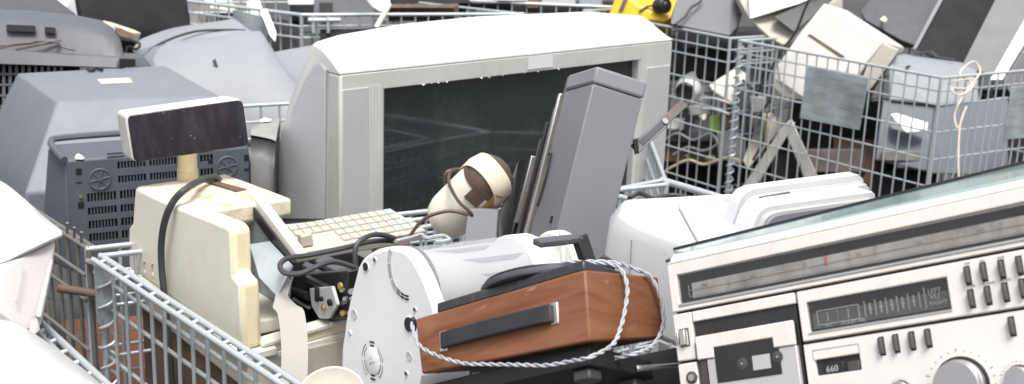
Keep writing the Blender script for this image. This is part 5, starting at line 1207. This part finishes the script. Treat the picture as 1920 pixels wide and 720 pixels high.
de = hullthing('tuner_case', 'dusty dark grey equipment case behind the white monitor', 'case', [(1612, 22, 5.5), (1642, -14, 5.6), (1770, -14, 5.6), (1757, 16, 5.5), (1737, 62, 5.4), (1716, 86, 5.35), (1690, 76, 5.36), (1622, 38, 5.42), (1640, 90, 5.8), (1740, 90, 5.8)], 'darkgrey', bevel=.006)
hullthing('connector', 'small yellowed connector on the dusty dark equipment case', 'connector', [(1650, 36, 5.36), (1658, 30, 5.36), (1664, 36, 5.36), (1660, 41, 5.35), (1656, 34, 5.42)], 'cream_yellow')
bb = hullthing('speaker_box', 'large matt black box leaning in the upper right', 'box', [(1716, 90, 5.3), (1770, -20, 5.5), (1884, -20, 5.55), (1830, 92, 5.3), (1802, 124, 5.25), (1716, 96, 5.28), (1884, -20, 5.9), (1830, 140, 5.7), (1770, -20, 5.9)], 'matt_black', bevel=.008, seg=3)
solo('edge_highlight', 'painted highlight, a thin grey strip along the left edge of the large black box', 'strip', G().hull([P(*q) for q in ((1712, 90, 5.27), (1718, 92, 5.27), (1775, -14, 5.46), (1767, -14, 5.46), (1712, 90, 5.3), (1718, 92, 5.3), (1775, -14, 5.49), (1767, -14, 5.49))]), 'slabedge')  # highlight on the box's left edge, painted in as a grey strip
gs = thing('panel', 'tall grey panel with a white edge leaning in the upper right corner', 'panel', Matrix.Translation(P(1870, 60, 5.2))); go_ = gs.location.copy()
G().hull([P(*q) - go_ for q in ((1802, 126, 5.15), (1876, -20, 5.4), (1960, -20, 5.4), (1870, 142, 5.1), (1802, 130, 5.25), (1876, -20, 5.5), (1960, -20, 5.5), (1870, 142, 5.2))]).ob('grey_face', 'panelgrey', gs, bevel=.004)
G().hull([P(*q) - go_ for q in ((1856, 150, 5.06), (1930, 20, 5.28), (1960, 0, 5.3), (1960, 20, 5.28), (1880, 150, 5.06), (1856, 150, 5.1), (1930, 20, 5.33), (1960, 0, 5.36), (1880, 150, 5.1))]).ob('white_edge', 'white', gs, bevel=.004)
G().hull([P(*q) - go_ for q in ((1882, 150, 5.07), (1962, 22, 5.3), (1990, 60, 5.3), (1900, 190, 5.1), (1882, 150, 5.2), (1962, 22, 5.4), (1990, 60, 5.4), (1900, 190, 5.2))]).ob('grey_side', 'panelgrey', gs, bevel=.004)
gm = thing('monitor', 'pale blue grey monitor with a dark front low in the right-hand cage corner', 'monitor', Matrix.Translation(P(1750, 250, 4.85))); gmo = gm.location.copy()
gk = max(PD(u, v) + .05 - dd_ for u, v, dd_ in ((1655, 188, 4.80), (1752, 198, 4.745), (1738, 322, 4.66), (1640, 300, 4.70), (1758, 200, 4.74), (1890, 330, 4.86), (1746, 326, 4.66), (1664, 190, 4.78), (1756, 196, 4.72)))
def gl(u, v, dd_): return P(u, v, dd_ + gk) - gmo
G().hull([gl(*q) for q in ((1666, 122, 4.85), (1674, 104, 4.95), (1800, 120, 5.0), (1832, 132, 4.95), (1836, 190, 4.86), (1756, 196, 4.72), (1664, 190, 4.78), (1690, 100, 5.2), (1830, 118, 5.2), (1836, 210, 5.1))]).ob('top_shell', 'lightblue', gm, bevel=.012, seg=3)
G().hull([gl(*q) for q in ((1655, 188, 4.80), (1752, 198, 4.745), (1738, 322, 4.66), (1640, 300, 4.70), (1655, 188, 5.1), (1640, 300, 5.1), (1860, 200, 5.0), (1850, 330, 4.95))]).ob('dark_body', 'darkblue', gm, bevel=.006)
G().hull([gl(*q) for q in ((1758, 200, 4.74), (1890, 180, 4.96), (1890, 330, 4.86), (1746, 326, 4.66), (1890, 180, 5.2), (1890, 330, 5.2))]).ob('side_wall', 'bluegrey', gm, bevel=.006)
G().hull([gl(*q) for q in ((1698, 124, 4.84), (1706, 122, 4.84), (1708, 126, 4.83), (1700, 128, 4.83), (1700, 124, 4.88))]).ob('socket', 'pit', gm)
hullthing('torn_label', 'crumpled white label stuck low in the right-hand cage corner', 'label', [(q[0], q[1], q[2] + gk) for q in [(1670, 214, 4.70), (1680, 212, 4.70), (1740, 230, 4.66), (1738, 244, 4.65), (1712, 240, 4.66), (1700, 248, 4.65), (1672, 240, 4.68), (1680, 226, 4.66), (1670, 214, 4.72), (1738, 244, 4.68)]], 'white')
ws = [P(1776, 158, 4.56), P(1800, 150, 4.55), P(1830, 150, 4.6), P(1815, 165, 4.55), P(1785, 166, 4.52), P(1800, 178, 4.5), P(1825, 160, 4.56), P(1800, 140, 4.6), P(1812, 122, 4.62), P(1828, 116, 4.64), P(1838, 135, 4.62), P(1820, 160, 4.56), P(1800, 190, 4.5), P(1790, 215, 4.5), P(1795, 240, 4.48), P(1803, 225, 4.5), P(1812, 200, 4.5), P(1800, 235, 4.48), P(1797, 300, 4.45), P(1798, 332, 4.44)]
solo('tie_wire', 'tangled pale wire tied round the corner of the right-hand cage', 'wire', G().tube(smoothpath(ws, 6), .0032, 6), 'tape')
# camera lamp, cream housing, folded beige frame inside the cages
lm = thing('lamp', 'white spotlight with a round black lens inside the wire cage', 'lamp', Matrix.Translation(P(1290, 165, 5.5))); lo_ = lm.location.copy()
fw = (CAM - P(1290, 165, 5.5)).normalized(); lax = (fw + Vector((-.25, 0, -.15))).normalized()
c0 = P(1284, 172, PD(1284, 172) + .06) - lo_
G().lathe(c0 - lax * .14, lax, [(.02, .02), (.045, .03), (.058, .06), (.055, .10), (.042, .13)], 28).ob('housing', 'white', lm, ang=50)
G().lathe(c0 - lax * .012, lax, [(.040, -.01), (.042, .012), (.034, .020), (.030, .012), (.012, .010)], 28).ob('lens', 'black', lm, ang=40)
G().hull([P(q[0], q[1], q[2] + max(0, PD(1284, 172) + .06 - 5.38)) - lo_ for q in ((1270, 150, 5.5), (1300, 132, 5.5), (1316, 160, 5.5), (1322, 190, 5.5), (1300, 196, 5.5), (1285, 140, 5.65), (1320, 170, 5.65))]).ob('body', 'white', lm, bevel=.01)
incage('housing', 'cream plastic housing behind the post of the right-hand cage', 'housing', [(1328, 160, 5.5), (1380, 126, 5.55), (1404, 140, 5.5), (1408, 160, 5.45), (1372, 196, 5.4), (1350, 178, 5.42), (1335, 170, 5.45), (1360, 190, 5.8), (1400, 150, 5.8)], 'cream', bevel=.008)
af = thing('folded_frame', 'beige folded frame standing like an A inside the right-hand cage', 'frame', Matrix.Translation(P(1470, 300, 4.95))); ao = af.location.copy()
def al(*q): return P(*q) - ao
for q in (((1468, 236), (1492, 228), (1412, 362), (1388, 356)), ((1468, 236), (1484, 222), (1548, 362), (1520, 366))):
    G().hull([al(u, v, PD(u, v) + dd_) for u, v in q for dd_ in (.06, .11)]).ob('frame_bar', 'cream_light', af, bevel=.006)
incage('panel', 'beige panel behind the folded frame in the right-hand cage', 'panel', [(1432, 206, 5.12), (1478, 226, 5.1), (1402, 318, 5.0), (1392, 300, 5.02), (1432, 206, 5.16), (1478, 226, 5.14), (1402, 318, 5.04)], 'beige', bevel=.004)
# dark blocks added so bright ground stays hidden in the right-hand cages
fill = [('dark_block', 'added dark block low behind the folded beige frame', 'matt_black', (1400, 1560, 250, 420, 5.2, 5.6)), ('dark_block', 'added dark brown block below the zinc plate of the right-hand cage', 'brown', (1560, 1665, 262, 420, 5.0, 5.4)), ('dark_block', 'added dark block behind the zinc plate of the right-hand cage', 'matt_black', (1480, 1680, 190, 330, 5.4, 5.9)), ('dark_block', 'added dark block standing below the dark monitor in the cage corner', 'matt_black', (1640, 1760, 318, 460, 4.6, 5.0)), ('dark_block', 'added dark block filling the upper part of the lamp cage', 'matt_black', (1230, 1372, 70, 150, 5.9, 6.3)), ('dark_block', 'added dark grey block under the spotlight in the lamp cage', 'darkgrey', (1240, 1345, 205, 262, 5.3, 5.8)), ('dark_block', 'added rusty brown block at the bottom of the lamp cage', 'brown', (1236, 1345, 262, 306, 5.2, 5.7)), ('dark_block', 'added dark block lowest in the lamp cage', 'matt_black', (1225, 1400, 300, 460, 5.1, 5.6)), ('dark_block', 'added dark block beside the pale monitor under the leaning grey panel', 'matt_black', (1830, 1990, 170, 420, 5.15, 5.6)), ('dark_block', 'added dark block between cream housing and folded frame', 'darkgrey', (1385, 1450, 130, 260, 5.6, 6.0)), ('dark_block', 'added dark block under the grey angular casing', 'matt_black', (1250, 1450, 55, 130, 6.35, 6.8))]
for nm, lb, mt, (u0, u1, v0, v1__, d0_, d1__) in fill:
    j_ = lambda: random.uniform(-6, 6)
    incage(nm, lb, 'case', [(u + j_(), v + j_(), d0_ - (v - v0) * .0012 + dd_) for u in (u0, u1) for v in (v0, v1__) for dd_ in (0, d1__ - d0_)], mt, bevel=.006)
# smaller bits caught in the lamp cage
for k in range(5):
    u, v = random.uniform(1255, 1335), random.uniform(205, 300); mt, lb = [('silver_dark', 'grey'), ('beige', 'beige'), ('steel', 'bright metal'), ('darkblue', 'dark blue'), ('cream', 'cream')][k % 5]
    o = incage('scrap_piece', 'small loose ' + lb + ' scrap piece lying under the white spotlight in the wire cage', 'scrap', [(u + random.uniform(-14, 14), v + random.uniform(-8, 8), 5.18 - (v - 205) * .0012 + random.uniform(-.04, .04)) for _ in range(9)], mt, bevel=.003)

# ------------------------------------------------------------------ inside the front cage, under the record player
hullthing('dark_filler', 'added dark block for the shade under the right end of the record player', 'box', [(1150, 676, 1.66), (1275, 650, 1.62), (1300, 800, 1.5), (1140, 800, 1.55), (1150, 676, 1.9), (1275, 650, 1.9), (1300, 800, 1.9), (1140, 800, 1.9)], 'pit', bevel=.004)  # dark blocks added to fill the space under the player with shade
hullthing('dark_filler', 'added dark block for the shade deep under the middle of the record player', 'box', [(800, 700, 1.9), (1150, 660, 1.95), (1150, 800, 1.75), (800, 800, 1.75), (800, 690, 2.2), (1150, 650, 2.2), (1150, 800, 2.2)], 'pit', bevel=.004)
solo('rod', 'thin bright rod poking out left of the silver stereo', 'rod', G().tube([P(1194, 691, 1.46), P(1200, 690.5, 1.46), P(1275, 684, 1.5)], [.0042, .0036, .0024], 10), 'steel')
g = thing('coil', 'copper wound coil half hidden under the record player', 'coil', Matrix.Translation(P(1105, 705, 1.62))); go2 = g.location.copy()
a, b = P(1075, 716, 1.62) - go2, P(1150, 688, 1.68) - go2; d_ = (b - a).normalized(); s1 = d_.cross(UP).normalized(); s2 = s1.cross(d_)
G().tube([a + d_ * ((b - a).length * t / 200) + (s1 * math.cos(t * .5) + s2 * math.sin(t * .5)) * .016 for t in range(201)], .0022, 5).ob('winding', 'copper', g)
G().tube([a - d_ * .004, b + d_ * .004], .0145, 14).ob('core', 'cream', g)
hullthing('bracket', 'grey sheet metal bracket under the left end of the record player', 'bracket', [(790, 704, 1.66), (880, 694, 1.68), (884, 760, 1.58), (780, 760, 1.58), (790, 704, 1.668), (880, 694, 1.688), (884, 760, 1.588)], 'slabgrey', bevel=.001)
hullthing('circuit_board', 'small green circuit board wedged under the record player', 'circuit board', [(884, 700, 1.66), (912, 696, 1.67), (906, 706, 1.65), (888, 710, 1.65), (884, 700, 1.664), (912, 696, 1.674)], 'green')
hullthing('metal_angle', 'bent grey metal angle under the middle of the record player', 'bracket', [(1010, 716, 1.6), (1022, 696, 1.62), (1034, 694, 1.62), (1026, 716, 1.6), (1010, 716, 1.64), (1034, 694, 1.66)], 'alu_grey')
hullthing('grey_wedge', 'dark grey wedge beside the metal angle under the record player', 'scrap', [(1028, 722, 1.6), (1044, 706, 1.62), (1062, 722, 1.6), (1044, 722, 1.66), (1044, 708, 1.66)], 'slabgrey')

# tangled cables caught in the heap
def tangle(label, pts, r, mat, k=7, cage_=False):
    if cage_: pts = [(u, v, PD(u, v) + .03) for u, v, _ in pts]
    solo('cable', label, 'cable', G().tube(smoothpath([P(*q) for q in pts], k), r, 6), mat)
tangle('dark cable trailing over the beige monitor into the right-hand cage', [(1520, -6, 5.28), (1508, 20, 5.24), (1492, 60, 5.2), (1470, 90, 5.15), (1452, 118, 5.12), (1440, 140, 5.12), (1428, 158, 5.14), (1418, 180, 5.2)], .0055, 'rubber', cage_=True)
tangle('black cable hanging behind the post of the right-hand cage', [(1392, 150, 5.35), (1410, 165, 5.32), (1430, 160, 5.3), (1440, 190, 5.28), (1425, 220, 5.28), (1432, 260, 5.26), (1412, 300, 5.26)], .006, 'rubber', cage_=True)
tangle('pale cable looped low in the lamp cage', [(1245, 262, 5.12), (1270, 250, 5.12), (1300, 262, 5.1), (1330, 250, 5.12), (1345, 268, 5.12), (1320, 282, 5.1), (1290, 276, 5.1), (1262, 290, 5.08)], .005, 'cordwhite', cage_=True)
tangle('yellowish cable along the bottom of the lamp cage', [(1250, 318, 5.02), (1290, 300, 5.02), (1320, 308, 5.0), (1360, 296, 5.02), (1385, 300, 5.02)], .006, 'cream_yellow', cage_=True)
tangle('thin black cable over the black casing beside the leaning grey panel', [(1708, 92, 5.22), (1725, 100, 5.2), (1745, 98, 5.18), (1760, 108, 5.16), (1790, 112, 5.12)], .005, 'rubber')
tangle('white cable crumpled at the left end of the clear drum hood', [(742, 452, 2.0), (768, 446, 2.02), (790, 440, 2.05), (800, 446, 2.02), (830, 442, 2.04), (842, 450, 2.0), (816, 454, 1.98)], .0032, 'cordwhite')
tangle('black cable lying along the rim behind the white printer', [(1180, 372, 2.5), (1200, 362, 2.55), (1225, 372, 2.5), (1260, 366, 2.52), (1300, 372, 2.5), (1330, 380, 2.45)], .005, 'rubber')
tangle('black cable coil dangling from the dark cabinet in the upper left', [(232, 60, 4.0), (244, 74, 3.95), (262, 82, 3.9), (256, 92, 3.9), (240, 88, 3.92), (236, 100, 3.9)], .004, 'rubber')
for u_, v_, w_, h_, mt, lb in ((1395, 182, 16, 26, 'darkblue', 'dark blue block behind the post of the right-hand cage'), (1424, 196, 18, 14, 'silver_dark', 'grey block behind the folded beige frame'), (1362, 214, 12, 30, 'brown', 'rusty strip beside the post of the lamp cage'), (1560, 300, 60, 22, 'dustbrown', 'dusty brown board under the zinc plate'), (1690, 292, 40, 10, 'galv_old', 'dull grey tray edge under the dark monitor'), (1480, 300, 24, 40, 'matt_black', 'black slab between the legs of the folded frame'), (1345, 232, 14, 16, 'green', 'green circuit board scrap in the lamp cage'), (1268, 232, 16, 10, 'white', 'white connector block under the spotlight'), (1312, 206, 20, 8, 'silver_dark', 'grey drive frame under the spotlight')):
    incage('scrap_piece', lb, 'scrap', [(u_ + sx * w_ + random.uniform(-3, 3), v_ + sz * h_ + random.uniform(-3, 3), 5.16 - (u_ - 1387) * .0015 + dd_) for sx in (-1, 1) for sz in (-1, 1) for dd_ in (0, .1)], mt, bevel=.004)

hullthing('crate', 'added grey crate standing in the far cage left of its corner', 'crate', [(340, -14, 6.9), (486, -10, 6.9), (486, 120, 6.7), (340, 120, 6.7), (340, -14, 7.4), (486, -10, 7.4), (486, 120, 7.2), (340, 120, 7.2)], 'dustbrown', bevel=.01)  # crate added to cover the lit ground seen through the far cage
hullthing('white_box', 'pale box with a slanted side in the far cage above the grey monitor', 'box', [(376, -8, 6.5), (430, -8, 6.5), (444, 22, 6.4), (392, 16, 6.4), (376, -8, 6.8), (444, 22, 6.7)], 'silver_light', bevel=.006)
hullthing('scrap_sheet', 'crumpled light sheet beside the zinc plate in the far cage', 'sheet', [(462, 2, 6.1), (486, -4, 6.1), (498, 30, 6.0), (478, 44, 5.95), (464, 24, 6.0), (480, 20, 6.15)], 'cream_light', bevel=.004)
